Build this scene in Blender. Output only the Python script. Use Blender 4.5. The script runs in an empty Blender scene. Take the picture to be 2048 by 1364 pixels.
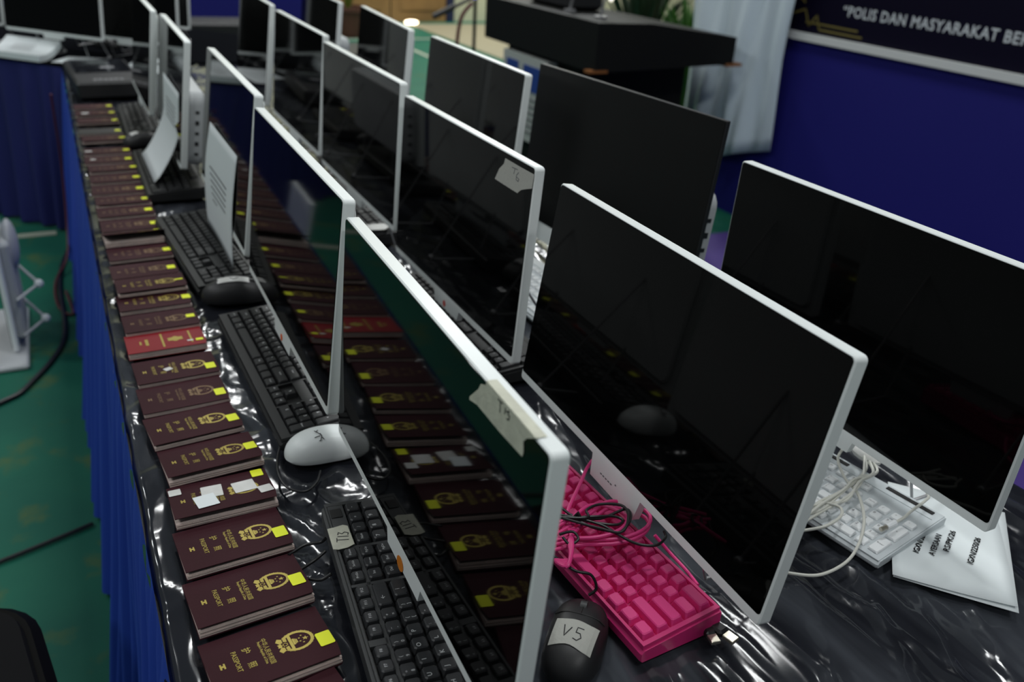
import bpy, math, random
import numpy as np
from mathutils import Matrix, Vector
random.seed(7); RNG = np.random.default_rng(7)
S = bpy.context.scene
COL = S.collection
T = 0.75                      # height of the table top above the floor
PI = math.pi

# ------------------------------------------------------------------ camera
cam_d = bpy.data.cameras.new('camera'); cam = bpy.data.objects.new('camera', cam_d); COL.objects.link(cam)
yaw, pit, rol = 0.490694514, 0.460318647, 0.0612634637
cy, sy, cp, sp = math.cos(yaw), math.sin(yaw), math.cos(pit), math.sin(pit)
fwd = Vector((sy*cp, cy*cp, -sp)); rgt = Vector((cy, -sy, 0)); up = rgt.cross(fwd)
r2 = math.cos(rol)*rgt + math.sin(rol)*up; u2 = -math.sin(rol)*rgt + math.cos(rol)*up
cam.matrix_world = Matrix(((r2.x, u2.x, -fwd.x, -0.036456), (r2.y, u2.y, -fwd.y, -0.617234),
                           (r2.z, u2.z, -fwd.z, 0.696212+T), (0, 0, 0, 1)))
cam_d.sensor_width = 36; cam_d.lens = 1731.93/2048*36; cam_d.clip_start = .02
cam_d.dof.use_dof = True; cam_d.dof.focus_distance = 0.98; cam_d.dof.aperture_fstop = 4.5
S.camera = cam

# ------------------------------------------------------------------ world, lights, exposure
S.view_settings.view_transform = 'Standard'; S.view_settings.look = 'None'
S.view_settings.exposure = 0.0; S.view_settings.gamma = 1.0; S.view_settings.use_curve_mapping = False
w = bpy.data.worlds.new('hall_ambient'); S.world = w; w.use_nodes = True
bg = w.node_tree.nodes['Background']; bg.inputs[0].default_value = (.80, .92, 1.0, 1); bg.inputs[1].default_value = .12
LAMPS = [(-3.2, -2.6, 54), (-3.2, .6, 50), (-3.2, 3.8, 54), (-3.2, 7.0, 50), (1.35, -2.6, 58), (1.35, .9, 55), (1.40, 4.75, 50), (1.35, 7.0, 50),
         (4.3, -.2, 36), (4.3, 3.0, 30), (4.15, 7.2, 50), (1.8, 9.7, 80), (5.6, 9.7, 300)]  # the farthest row is fill light added to brighten the back wall
for lx, ly, lw in LAMPS:
    ld = bpy.data.lights.new('ceiling_or_fill_lamp', 'AREA'); ld.shape = 'RECTANGLE'; ld.size = 1.1; ld.size_y = .32
    ld.energy = lw; ld.color = (.975, 1.0, 1.0)
    lo = bpy.data.objects.new('ceiling_or_fill_lamp', ld); COL.objects.link(lo); lo.location = (lx, ly, 5.2)

# ------------------------------------------------------------------ materials
def mat(name, col, rough=.5, metal=0, spec=.5, coat=0, emit=None, estr=0, bump=None, var=None, trans=0):
    m = bpy.data.materials.new(name); m.use_nodes = True; nt = m.node_tree; b = nt.nodes['Principled BSDF']
    b.inputs['Base Color'].default_value = (*col, 1); b.inputs['Roughness'].default_value = rough
    b.inputs['Metallic'].default_value = metal; b.inputs['Specular IOR Level'].default_value = spec
    b.inputs['Coat Weight'].default_value = coat
    if trans: b.inputs['Transmission Weight'].default_value = trans
    if emit: b.inputs['Emission Color'].default_value = (*emit, 1); b.inputs['Emission Strength'].default_value = estr
    tc = None
    if bump or var:
        tc = nt.nodes.new('ShaderNodeTexCoord')
    if bump:
        sc, st, dist = bump
        n = nt.nodes.new('ShaderNodeTexNoise'); n.inputs['Scale'].default_value = sc; n.inputs['Detail'].default_value = 4
        bp = nt.nodes.new('ShaderNodeBump'); bp.inputs['Strength'].default_value = st; bp.inputs['Distance'].default_value = dist
        nt.links.new(tc.outputs['Object'], n.inputs['Vector']); nt.links.new(n.outputs['Fac'], bp.inputs['Height'])
        nt.links.new(bp.outputs['Normal'], b.inputs['Normal'])
    if var:
        sc, col2 = var
        n = nt.nodes.new('ShaderNodeTexNoise'); n.inputs['Scale'].default_value = sc; n.inputs['Detail'].default_value = 5
        r = nt.nodes.new('ShaderNodeValToRGB'); r.color_ramp.elements[0].position = .38; r.color_ramp.elements[1].position = .66
        r.color_ramp.elements[0].color = (*col, 1); r.color_ramp.elements[1].color = (*col2, 1)
        nt.links.new(tc.outputs['Object'], n.inputs['Vector']); nt.links.new(n.outputs['Fac'], r.inputs['Fac'])
        nt.links.new(r.outputs['Color'], b.inputs['Base Color'])
    return m
M = {}
M['white'] = mat('white_plastic', (.80, .84, .83), .38)
M['white2'] = mat('white_keycap_plastic', (.84, .86, .87), .45)
M['greywhite'] = mat('pale_grey_plastic', (.44, .46, .47), .5)
M['screen'] = mat('black_screen_glass', (.0010, .0011, .0011), .045, spec=.15)
M['blkgloss'] = mat('black_gloss_panel', (.0045, .005, .0048), .30, spec=.14)
M['black'] = mat('black_plastic', (.012, .012, .013), .48, bump=(900, .15, .0004))
M['case'] = mat('charcoal_keyboard_plastic', (.040, .042, .043), .5, bump=(1500, .2, .0003))
M['key'] = mat('black_keycap_plastic', (.024, .025, .027), .45, bump=(1800, .2, .0002))
M['well'] = mat('keyboard_well', (.004, .004, .004), .6)
M['legend'] = mat('white_key_print', (.62, .64, .64), .6)
M['greylegend'] = mat('grey_key_print', (.25, .25, .26), .6)
M['pink'] = mat('hot_pink_plastic', (.72, .035, .215), .42)
M['pinkdark'] = mat('hot_pink_case_plastic', (.60, .022, .165), .38)
M['maroon'] = mat('maroon_passport_cover', (.046, .0135, .0185), .6, spec=.10, bump=(700, .25, .0004), var=(9, (.037, .0105, .014)))
M['blackcover'] = mat('black_passport_cover', (.012, .010, .012), .45)
M['redcover'] = mat('bright_red_passport_cover', (.22, .010, .016), .5, spec=.2, bump=(700, .25, .0004))
M['gold'] = mat('gold_foil', (.40, .31, .055), .42, metal=.4)
M['goldfaint'] = mat('worn_gold_foil', (.17, .095, .035), .5, metal=.2)
M['page'] = mat('passport_page_edges', (.66, .53, .48), .7, bump=(300, .5, .001), var=(60, (.55, .46, .42)))
M['yellow'] = mat('neon_yellow_paper', (.80, .86, .012), .55)
M['tape'] = mat('masking_tape', (.58, .58, .47), .62, bump=(160, .7, .0012), var=(70, (.50, .50, .41)))
M['tapedark'] = mat('grey_paper_tape', (.44, .44, .40), .65, bump=(160, .7, .0012))
M['paper'] = mat('white_paper', (.74, .79, .80), .6, bump=(14, .2, .004))
M['sticker'] = mat('white_label_paper', (.70, .70, .68), .55, bump=(200, .4, .0006), var=(40, (.60, .60, .57)))
M['ink'] = mat('black_marker_ink', (.012, .012, .016), .5)
M['greyink'] = mat('grey_print', (.13, .13, .14), .6)
M['pinkink'] = mat('pink_stamp_ink', (.75, .12, .30), .5)
M['orange'] = mat('orange_dot_sticker', (.62, .19, .015), .5)
M['orangered'] = mat('orange_red_dot_sticker', (.85, .12, .012), .5)
M['redmark'] = mat('pale_red_mark', (.62, .12, .10), .5)
M['cable_b'] = mat('black_cable_rubber', (.008, .008, .009), .4)
M['cable_p'] = mat('pink_cable_rubber', (.72, .04, .22), .4)
M['cable_w'] = mat('cream_cable_rubber', (.62, .62, .56), .4)
M['cable_r'] = mat('dark_red_cable_rubber', (.10, .012, .02), .5)
M['metal'] = mat('bare_metal', (.62, .58, .48), .28, metal=.9)
M['steel'] = mat('grey_metal', (.35, .35, .36), .35, metal=.6)
M['blue'] = mat('royal_blue_cloth', (.011, .050, .38), .75, bump=(220, .3, .001))
M['navy'] = mat('navy_cloth', (.004, .008, .10), .8, bump=(220, .3, .001))
M['board'] = mat('deep_blue_board', (.0125, .0125, .145), .55, spec=.2, var=(.7, (.015, .014, .155)))
M['banner'] = mat('midnight_banner', (.003, .002, .012), .5, spec=.12)
M['strip'] = mat('white_painted_strip', (.62, .64, .62), .5)
M['btext'] = mat('pale_print', (.58, .62, .64), .5)
M['bgold'] = mat('dull_gold_print', (.16, .13, .03), .5)
M['drape'] = mat('pale_blue_satin', (.60, .70, .76), .34, spec=.6)
M['lectern'] = mat('black_painted_wood', (.0095, .010, .0095), .6, spec=.10, bump=(30, .2, .002))
M['wood'] = mat('orange_brown_wood', (.24, .09, .02), .5)
M['posterw'] = mat('poster_paper', (.42, .44, .42), .6)
M['posterb'] = mat('poster_blue', (.010, .045, .25), .6)
M['leaf'] = mat('green_leaf', (.035, .13, .012), .45, var=(6, (.06, .17, .02)))
M['darkleaf'] = mat('dark_leaf', (.012, .03, .010), .5)
M['palm'] = mat('yellow_green_leaf', (.10, .14, .012), .5)
M['terra'] = mat('brown_flower_pot', (.10, .035, .02), .6)
M['wall'] = mat('cream_wall_paint', (.52, .51, .34), .8)
M['door'] = mat('brown_door_wood', (.26, .145, .045), .55, var=(3, (.20, .11, .035)))
M['doorframe'] = mat('navy_frame_paint', (.008, .013, .045), .5)
M['beige'] = mat('beige_floor_sheet', (.25, .22, .14), .6)
M['purple'] = mat('purple_mat', (.060, .030, .20), .7)
M['line'] = mat('court_line_paint', (.30, .33, .26), .6)
M['lamp'] = mat('warm_lamp_glow', (1, .9, .7), .4, emit=(1.0, .80, .52), estr=7)
M['lampblue'] = mat('blue_indicator_glow', (.2, .2, .9), .4, emit=(.20, .18, .95), estr=.9)
M['glowwhite'] = mat('white_glow', (1, 1, .9), .4, emit=(1, .95, .8), estr=1.4)
M['chair'] = mat('black_chair_fabric', (.0065, .0065, .007), .85, spec=.1, bump=(400, .3, .001))
M['rim'] = mat('black_chair_rim', (.001, .001, .001), .6, spec=.08)

# green hall floor with worn yellowish patches
def floor_mat():
    m = mat('green_court_floor', (.012, .085, .055), .55, spec=.2, bump=(60, .12, .003)); nt = m.node_tree; b = nt.nodes['Principled BSDF']
    tc = nt.nodes.new('ShaderNodeTexCoord')
    n1 = nt.nodes.new('ShaderNodeTexNoise'); n1.inputs['Scale'].default_value = 5.5; n1.inputs['Detail'].default_value = 9; n1.inputs['Roughness'].default_value = .62
    r1 = nt.nodes.new('ShaderNodeValToRGB'); r1.color_ramp.elements[0].position = .555; r1.color_ramp.elements[1].position = .70
    n2 = nt.nodes.new('ShaderNodeTexNoise'); n2.inputs['Scale'].default_value = 2.2; n2.inputs['Detail'].default_value = 4
    r2_ = nt.nodes.new('ShaderNodeValToRGB'); r2_.color_ramp.elements[0].color = (.0058, .088, .058, 1); r2_.color_ramp.elements[1].color = (.010, .118, .070, 1)
    r2_.color_ramp.elements[0].position = .35; r2_.color_ramp.elements[1].position = .7
    mx = nt.nodes.new('ShaderNodeMix'); mx.data_type = 'RGBA'
    mul = nt.nodes.new('ShaderNodeMath'); mul.operation = 'MULTIPLY'; mul.inputs[1].default_value = .75
    L = nt.links.new
    L(tc.outputs['Object'], n1.inputs['Vector']); L(tc.outputs['Object'], n2.inputs['Vector'])
    L(n1.outputs['Fac'], r1.inputs['Fac']); L(n2.outputs['Fac'], r2_.inputs['Fac']); L(r1.outputs['Color'], mul.inputs[0])
    L(mul.outputs[0], mx.inputs['Factor']); L(r2_.outputs['Color'], mx.inputs['A']); mx.inputs['B'].default_value = (.080, .115, .030, 1)
    L(mx.outputs['Result'], b.inputs['Base Color'])
    return m
M['floor'] = floor_mat()

# black plastic sheeting: crinkles as fine relief over the modelled folds
def sheet_mat():
    m = mat('black_plastic_sheeting', (.016, .017, .022), .11, spec=.6); nt = m.node_tree; b = nt.nodes['Principled BSDF']; L = nt.links.new
    tc = nt.nodes.new('ShaderNodeTexCoord')
    def noise(scale, stretch, rot, detail, dist):
        mp = nt.nodes.new('ShaderNodeMapping'); mp.inputs['Scale'].default_value = stretch; mp.inputs['Rotation'].default_value = (0, 0, rot)
        n = nt.nodes.new('ShaderNodeTexNoise'); n.inputs['Scale'].default_value = scale; n.inputs['Detail'].default_value = detail; n.inputs['Distortion'].default_value = dist
        L(tc.outputs['Object'], mp.inputs['Vector']); L(mp.outputs['Vector'], n.inputs['Vector']); return n
    a = noise(7, (1, .22, 1), .12, 2, .5); c = noise(24, (1, .35, 1), -.5, 2, .5)
    b1 = nt.nodes.new('ShaderNodeBump'); b1.inputs['Strength'].default_value = .5; b1.inputs['Distance'].default_value = .012
    b2 = nt.nodes.new('ShaderNodeBump'); b2.inputs['Strength'].default_value = .22; b2.inputs['Distance'].default_value = .003
    L(a.outputs['Fac'], b1.inputs['Height']); L(c.outputs['Fac'], b2.inputs['Height']); L(b1.outputs['Normal'], b2.inputs['Normal']); L(b2.outputs['Normal'], b.inputs['Normal'])
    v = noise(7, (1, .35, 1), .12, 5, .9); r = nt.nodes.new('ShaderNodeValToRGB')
    r.color_ramp.elements[0].color = (.012, .013, .017, 1); r.color_ramp.elements[1].color = (.068, .075, .088, 1); r.color_ramp.elements[0].position = .46; r.color_ramp.elements[1].position = .74  # hazy grey-blue of the plastic, painted stronger to stand for broad reflections
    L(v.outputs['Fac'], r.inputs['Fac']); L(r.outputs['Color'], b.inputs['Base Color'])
    return m
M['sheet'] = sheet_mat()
M['dullsheet'] = mat('dull_black_sheeting', (.006, .0065, .008), .8, spec=0, bump=(14, .3, .006))
M['keyd'] = mat('dark_keycap_plastic', (.014, .0145, .0155), .5, spec=.4)
M['cased'] = mat('black_keyboard_plastic', (.011, .0115, .012), .5, spec=.4)
M['whitedeck'] = mat('white_keyboard_deck', (.56, .60, .62), .5)  # deck greyed to paint in the shadows between the white keys

# ------------------------------------------------------------------ mesh helpers
class MB:
    """collects shapes that become ONE mesh"""
    def __init__(s): s.v = []; s.f = []; s.xf = Matrix.Identity(4)
    def add(s, vs, fs):
        o = len(s.v); s.v += [tuple(s.xf @ Vector(v)) for v in vs]; s.f += [tuple(i+o for i in f) for f in fs]; return s
    def box(s, c, d):
        x, y, z = c; a, b, h = d[0]/2, d[1]/2, d[2]/2
        vs = [(x+i*a, y+j*b, z+k*h) for k in (-1, 1) for j in (-1, 1) for i in (-1, 1)]
        return s.add(vs, [(0, 2, 3, 1), (4, 5, 7, 6), (0, 1, 5, 4), (2, 6, 7, 3), (0, 4, 6, 2), (1, 3, 7, 5)])
    def bbox(s, c, d, r=.002):
        """box with chamfered vertical and top edges"""
        x, y, z = c; a, b, h = d[0]/2, d[1]/2, d[2]/2
        return s.stack([(oct_(a-r, b-r, r*.4, x, y), z-h), (oct_(a, b, r, x, y), z-h+r), (oct_(a, b, r, x, y), z+h-r), (oct_(a-r, b-r, r*.4, x, y), z+h)])
    def stack(s, rings):
        """rings: list of (outline2d, z) with equal counts, capped"""
        n = len(rings[0][0]); vs = []; fs = []
        for o, z in rings: vs += [(p[0], p[1], z) for p in o]
        for k in range(len(rings)-1):
            for i in range(n):
                j = (i+1) % n; fs.append((k*n+i, k*n+j, (k+1)*n+j, (k+1)*n+i))
        fs.append(tuple(range(n-1, -1, -1))); fs.append(tuple(range((len(rings)-1)*n, len(rings)*n)))
        return s.add(vs, fs)
    def prism(s, out, z0, z1): return s.stack([(out, z0), (out, z1)])
    def tube(s, pts, r, n=8, caps=True):
        P = [Vector(p) for p in pts]; m = len(P); rr = r if hasattr(r, '__len__') else [r]*m
        vs = []; fs = []; prev = None
        for i in range(m):
            t = (P[min(i+1, m-1)]-P[max(i-1, 0)]).normalized()
            if prev is None:
                a = Vector((0, 0, 1)) if abs(t.z) < .9 else Vector((1, 0, 0)); nrm = t.cross(a).normalized()
            else:
                nrm = (prev - t*prev.dot(t)); nrm = nrm.normalized() if nrm.length > 1e-6 else t.orthogonal().normalized()
            prev = nrm; bn = t.cross(nrm)
            for k in range(n):
                a = 2*PI*k/n; q = P[i]+rr[i]*(math.cos(a)*nrm+math.sin(a)*bn); vs.append(tuple(q))
        for i in range(m-1):
            for k in range(n):
                j = (k+1) % n; fs.append((i*n+k, i*n+j, (i+1)*n+j, (i+1)*n+k))
        if caps: fs.append(tuple(range(n-1, -1, -1))); fs.append(tuple(range((m-1)*n, m*n)))
        return s.add(vs, fs)
    def ball(s, c, r, n=12, m=7, sc=(1, 1, 1)):
        vs = [(c[0], c[1], c[2]-r*sc[2])]; fs = []
        for i in range(1, m):
            a = -PI/2+PI*i/m
            for k in range(n):
                b = 2*PI*k/n; vs.append((c[0]+sc[0]*r*math.cos(a)*math.cos(b), c[1]+sc[1]*r*math.cos(a)*math.sin(b), c[2]+sc[2]*r*math.sin(a)))
        vs.append((c[0], c[1], c[2]+r*sc[2])); L = len(vs)-1
        for k in range(n): fs.append((0, 1+(k+1) % n, 1+k)); fs.append((L, L-n+k, L-n+(k+1) % n))
        for i in range(m-2):
            for k in range(n):
                j = (k+1) % n; fs.append((1+i*n+k, 1+i*n+j, 1+(i+1)*n+j, 1+(i+1)*n+k))
        return s.add(vs, fs)
    def grid(s, P, thick=None):
        """P: array of rows of 3D points"""
        R, C = len(P), len(P[0]); vs = [tuple(p) for row in P for p in row]
        fs = [(i*C+j, i*C+j+1, (i+1)*C+j+1, (i+1)*C+j) for i in range(R-1) for j in range(C-1)]
        return s.add(vs, fs)
    def cyl(s, c, r, z0, z1, n=20):
        o = [(c[0]+r*math.cos(2*PI*k/n), c[1]+r*math.sin(2*PI*k/n)) for k in range(n)]; return s.prism(o, z0, z1)
    def mesh(s, name, smooth=False):
        me = bpy.data.meshes.new(name); me.from_pydata(s.v, [], s.f); me.update()
        if smooth:
            me.polygons.foreach_set('use_smooth', [True]*len(me.polygons))
            try: me.set_sharp_from_angle(angle=math.radians(38))
            except Exception: pass
        return me
def oct_(a, b, r, x=0, y=0):
    return [(x-a+r, y-b), (x+a-r, y-b), (x+a, y-b+r), (x+a, y+b-r), (x+a-r, y+b), (x-a+r, y+b), (x-a, y+b-r), (x-a, y-b+r)]
def rrect(a, b, r, n=5, x=0, y=0):
    o = []
    for cx_, cy_, a0 in ((a-r, -b+r, -PI/2), (a-r, b-r, 0), (-a+r, b-r, PI/2), (-a+r, -b+r, PI)):
        for k in range(n+1): t = a0+PI/2*k/n; o.append((x+cx_+r*math.cos(t), y+cy_+r*math.sin(t)))
    return o
def spline(pts, n=8):
    P = [Vector(p) for p in pts]; out = []
    for i in range(len(P)-1):
        p0 = P[max(i-1, 0)]; p1 = P[i]; p2 = P[i+1]; p3 = P[min(i+2, len(P)-1)]
        for k in range(n):
            t = k/n; out.append(.5*((2*p1)+(-p0+p2)*t+(2*p0-5*p1+4*p2-p3)*t*t+(-p0+3*p1-3*p2+p3)*t**3))
    out.append(P[-1]); return out
def obj(name, me, m=None, parent=None, loc=None, rot=None, kind=None, label=None):
    if isinstance(me, MB): me = me.mesh(name)
    o = bpy.data.objects.new(name, me); COL.objects.link(o)
    if m is not None and not me.materials: me.materials.append(M[m])
    if parent is not None: o.parent = parent
    if loc is not None: o.location = loc
    if rot is not None: o.rotation_euler = rot
    if kind: o['kind'] = kind
    if label: o['label'] = label
    return o
def thing(name, label, cat, loc=(0, 0, 0), rz=0, group=None):
    o = bpy.data.objects.new(name, None); o.empty_display_size = .02; COL.objects.link(o); o.location = loc; o.rotation_euler = (0, 0, rz)
    return tag(o, label, cat, group)
def tag(o, label, cat, group=None):
    o['label'] = label; o['category'] = cat
    if group: o['group'] = group
    return o
def struct(name, me, m): return obj(name, me, m, kind='structure')
def strokes(mb, polys, wd, z0=0, h=.0002):
    """hand-drawn pen strokes in the local XY plane"""
    for pl in polys:
        for (a, b) in zip(pl[:-1], pl[1:]):
            dx, dy = b[0]-a[0], b[1]-a[1]; L = math.hypot(dx, dy) or 1e-9; ex, ey = dx/L*wd*.35, dy/L*wd*.35; nx, ny = -dy/L*wd/2, dx/L*wd/2
            mb.prism([(a[0]-ex-nx, a[1]-ey-ny), (b[0]+ex-nx, b[1]+ey-ny), (b[0]+ex+nx, b[1]+ey+ny), (a[0]-ex+nx, a[1]-ey+ny)], z0, z0+h)
    return mb
# text: every string is evaluated once as a flat mesh (unit size) and then copied into prints
_TX = {}
def text_geo(s):
    if s not in _TX:
        cu = bpy.data.curves.new('t', 'FONT'); cu.body = s; cu.resolution_u = 2
        if len(s) > 25: cu.offset = .018; cu.space_character = 1.08
        o = bpy.data.objects.new('t', cu); COL.objects.link(o); bpy.context.view_layer.update()
        me = bpy.data.meshes.new_from_object(o.evaluated_get(bpy.context.evaluated_depsgraph_get()))
        v = np.array([x.co[:2] for x in me.vertices]) if len(me.vertices) else np.zeros((0, 2))
        f = [tuple(p.vertices) for p in me.polygons]
        bpy.data.objects.remove(o); bpy.data.curves.remove(cu); bpy.data.meshes.remove(me)
        _TX[s] = (v, f)
    return _TX[s]
def put_text(mb, s, x, y, size, rot=0, anchor='c', z=0, width=None):
    v, f = text_geo(s)
    if not len(v): return
    lo, hi = v.min(0), v.max(0); c = (lo+hi)/2
    if anchor == 'l': c = np.array([lo[0], (lo[1]+hi[1])/2])
    q = (v-c)*size
    if width: q[:, 0] *= width/(size*(hi[0]-lo[0]))
    ca, sa = math.cos(rot), math.sin(rot)
    mb.add([(x+ca*a-sa*b, y+sa*a+ca*b, z) for a, b in q], f)

# ------------------------------------------------------------------ setting
FZ = 0.0
b = MB(); b.box((2, 4, -.02), (22, 20, .04)); struct('floor', b, 'floor')
b = MB(); b.box((3.5, 11.4, 2.7), (16, .12, 5.4)); struct('wall_back', b, 'wall')
b = MB(); b.box((7.2, 6.0, .004), (5.8, 10.0, .008)); struct('trim_1', b, 'beige')          # beige floor sheet beside the court
b = MB(); b.box((3.55, 7.0, .002), (.055, 6.5, .004)); struct('trim_2', b, 'line')
b = MB(); b.box((1.6, 9.68, .002), (5.2, .06, .004)); struct('trim_3', b, 'line')
b = MB(); b.box((-.9, 3.69, .002), (1.5, .05, .004)); struct('trim_4', b, 'line')
d = thing('door', 'brown wooden double door in the far cream wall', 'door', (4.15, 11.33, 0)); d['kind'] = 'structure'; d.name = 'door_1'
for o_ in ('label', 'category'): del d[o_]
for sx in (-1, 1):
    b = MB(); b.box((sx*.41, -.02, 1.05), (.80, .04, 2.1)); pn = obj('door_leaf', b, 'door', d)
    for zz in (.5, 1.5):
        q = MB(); q.bbox((sx*.41, -.045, zz), (.55, .012, .7), .004); obj('door_panel', q, 'door', pn)
b = MB(); b.box((.87, -.03, 1.1), (.11, .07, 2.2)); b.box((-.87, -.03, 1.1), (.11, .07, 2.2)); b.box((0, -.03, 2.16), (1.85, .07, .10)); obj('door_frame', b, 'doorframe', d)

# blue display board with the banner above it
X0 = 3.2
bd = thing('display_board', 'deep blue display board with white strip and dark slogan banner behind the lectern', 'display board', (X0, 0, 0))
b = MB(); b.box((.03, .45, .485), (.06, 5.7, .97)); obj('blue_panel', b, 'board', bd)
b = MB(); b.box((.02, .45, .985), (.09, 5.7, .034)); obj('white_strip', b, 'strip', bd)
b = MB(); b.box((.03, .45, 1.95), (.06, 5.7, 1.90)); obj('banner_panel', b, 'banner', bd)
tb = MB(); put_text(tb, '“POLIS DAN MASYARAKAT BERP', 0, 0, .062, anchor='l', width=.955)
fx = sorted((min(tb.v[i][0] for i in f), max(tb.v[i][0] for i in f), f) for f in tb.f); groups = []; right = -9
for lo, hi, f in fx:
    if lo > right+.014: groups.append([])
    groups[-1].append(f); right = max(right, hi)
for g_ in groups:
    q = MB(); ids = sorted({i for f in g_ for i in f}); mp = {i: k for k, i in enumerate(ids)}; q.v = [tb.v[i] for i in ids]; q.f = [tuple(mp[i] for i in f) for f in g_]
    obj('banner_word', q, 'btext', bd, loc=(-.002, 2.445, T+.374), rot=(PI/2, 0, -PI/2))
gb = MB()
strokes(gb, [[(-.25, .30), (-.20, .10), (-.27, .02), (-.12, .07), (-.08, .0), (-.04, .05), (-.01, -.01), (.25, -.012)], [(-.22, .30), (-.17, .12), (-.13, .10)], [(-.10, .015), (.22, .012)]], .008, 0, .001)
obj('gold_ornament', gb, 'bgold', bd, loc=(-.002, 2.56, T+.285), rot=(PI/2, 0, -PI/2))

# satin drape at the end of the board
rows = []
for i in range(25):
    t = i/24; row = []
    for j in range(61):
        s = j/60
        yt = 2.58+.90*s; yb = 2.70+.76*s + .03*math.sin(6*s)
        zt = T+1.45; zb = T-.33-.26*s
        y = yt+(yb-yt)*min(1, t*1.35)**.8; z = zt+(zb-zt)*t
        x = 3.135+.024*math.sin(s*15+6.5*t)*(.6+.4*t)+.012*math.sin(s*37-5*t)+.012*math.sin(5*s-6*t)*t
        row.append((x, y, z))
    rows.append(row)
b = MB(); b.grid(rows); me = b.mesh('satin_drape', True)
o = obj('satin_drape', me, 'drape'); sm = o.modifiers.new('thickness', 'SOLIDIFY'); sm.thickness = .004
tag(o, 'pale blue satin drape hanging at the left end of the blue board', 'drape')
b = MB(); b.bbox((2.38, 1.45, .004), (1.45, 2.5, .008), .003); tag(obj('floor_mat', b, 'purple'), 'purple mat lying on the green floor before the blue board', 'mat')

# ------------------------------------------------------------------ tables, skirts, plastic sheeting
def table(name, label, outline, legs, loc=(0, 0, 0)):
    t = thing(name, label, 'table', loc)
    b = MB(); b.prism(outline, T-.055, T-.026); obj('table_top', b, 'black', t)
    for x, y in legs:
        q = MB(); q.cyl((x, y), .016, 0, T-.040, 10); obj('leg', q, 'steel', t)
    return t
XL, XR, YN, YF = -.030, 1.125, -.85, 3.655
SH = .0062                    # the left edge drifts inward toward the far end
XE = lambda y: XL+SH*max(y, 0)
table('long_table', 'long table under crinkled black plastic carrying three rows of computers', [(XL, YN), (XR, YN), (XR, YF), (XE(YF), YF), (XL, 0)], [(.08, -.7), (1.0, -.7), (.08, 1.4), (1.0, 1.4), (.08, 3.5), (1.0, 3.5)])
DU = Vector((-.68, .733)); DV = Vector((.733, .68)); D0 = Vector((-.012, 3.672))
dpoly = [D0+DU*2.3, D0, Vector((1.125, 3.672)), Vector((1.125, 4.75)), D0+DV*1.3, D0+DU*2.3+DV*1.3]
dpoly = [tuple(p) for p in dpoly][::-1][::-1]
area = sum(dpoly[i-1][0]*dpoly[i][1]-dpoly[i][0]*dpoly[i-1][1] for i in range(len(dpoly)))
if area < 0: dpoly = dpoly[::-1]
table('corner_table', 'angled table at far end with blue skirt and its own computers', dpoly, [(-1.3, 5.2), (.1, 4.0), (.95, 3.9), (.7, 4.5), (-.8, 5.9)])

def fbm(x, y, seed, oct=3):
    r = np.random.default_rng(seed); o = np.zeros_like(x)
    for k in range(oct):
        for _ in range(5):
            a = r.uniform(0, 2*PI); f = (2**k)*r.uniform(.7, 1.4); o += np.sin(2*PI*f*(x*math.cos(a)+y*math.sin(a))+r.uniform(0, 6.28))/(2.2**k)
    return o/5
def sheet():
    nx, ny = 190, 640
    xs = np.linspace(XL-.013, XR+.03, nx); ys = np.linspace(YN-.02, YF, ny)
    X, Y = np.meshgrid(xs, ys)
    wx = X+.02*fbm(X*3, Y*3, 3); wy = Y+.03*fbm(X*3, Y*3, 4)
    def pleat(ang, freq, seed, width, warp=.12, gate=1.1):
        """narrow sharp folds running along direction ang, fading in and out along their length"""
        ca, sa = math.cos(ang), math.sin(ang); al = wx*ca+wy*sa; ac = -wx*sa+wy*ca
        ph = ac*freq+warp*freq*.12*fbm(al*1.6, ac*1.6, seed, 2)
        k = np.floor(ph); f = ph-k-.5
        h = np.exp(-(f/width)**2)
        g = .5+.5*np.sin(al*gate*6.28+k*2.4+np.sin(k*7.1)*3)+.25*np.sin(k*5.3)
        return h*np.clip(g, 0, 1)**1.3
    right = 1/(1+np.exp(-(X-.34)/.05)); left = 1-right
    Z = right*(.0070*pleat(-1.75, 11, 31, .19)+.0042*pleat(-1.50, 25, 32, .19)+.0040*pleat(-2.15, 17, 33, .13)+.0020*pleat(-1.6, 47, 34, .22, gate=3))
    Z += left*(.0042*pleat(.25, 15, 41, .18, gate=2.2)+.0038*pleat(-1.05, 17, 42, .16, gate=2.0)+.0024*pleat(-1.7, 31, 43, .2, gate=2.0))
    Z += .0022*fbm(X*4, Y*4, 51, 2)
    Z = np.clip(Z-np.quantile(Z, .9985), -.022, 0)
    # rolls over the long edges
    def fall(d):                     # d: distance past the table edge
        return np.where(d > 0, -np.minimum(d*1.5, .05), 0)
    dl = XL+.006-X; dr = X-XR+.006
    Z2 = Z+fall(dl)+fall(dr)
    X2 = np.where(dl > 0, XL+.006-dl*.45+.0022*np.sin(Y*37+np.sin(Y*11))*np.clip(dl*60, 0, 1), X)
    X2 = np.where(dr > 0, XR-.006+dr*.35, X2)
    X2 = X2+SH*np.clip(Y, 0, None)*np.clip((XR-X)/(XR-XL), 0, 1)
    b = MB(); V = np.stack([X2, Y, Z2+T-.0005], -1)
    me = bpy.data.meshes.new('plastic_sheeting'); v = V.reshape(-1, 3)
    idx = np.arange(nx*ny).reshape(ny, nx); q = np.stack([idx[:-1, :-1], idx[:-1, 1:], idx[1:, 1:], idx[1:, :-1]], -1).reshape(-1, 4)
    me.from_pydata(v.tolist(), [], q.tolist()); me.update(); me.polygons.foreach_set('use_smooth', [True]*len(me.polygons))
    return me
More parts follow.
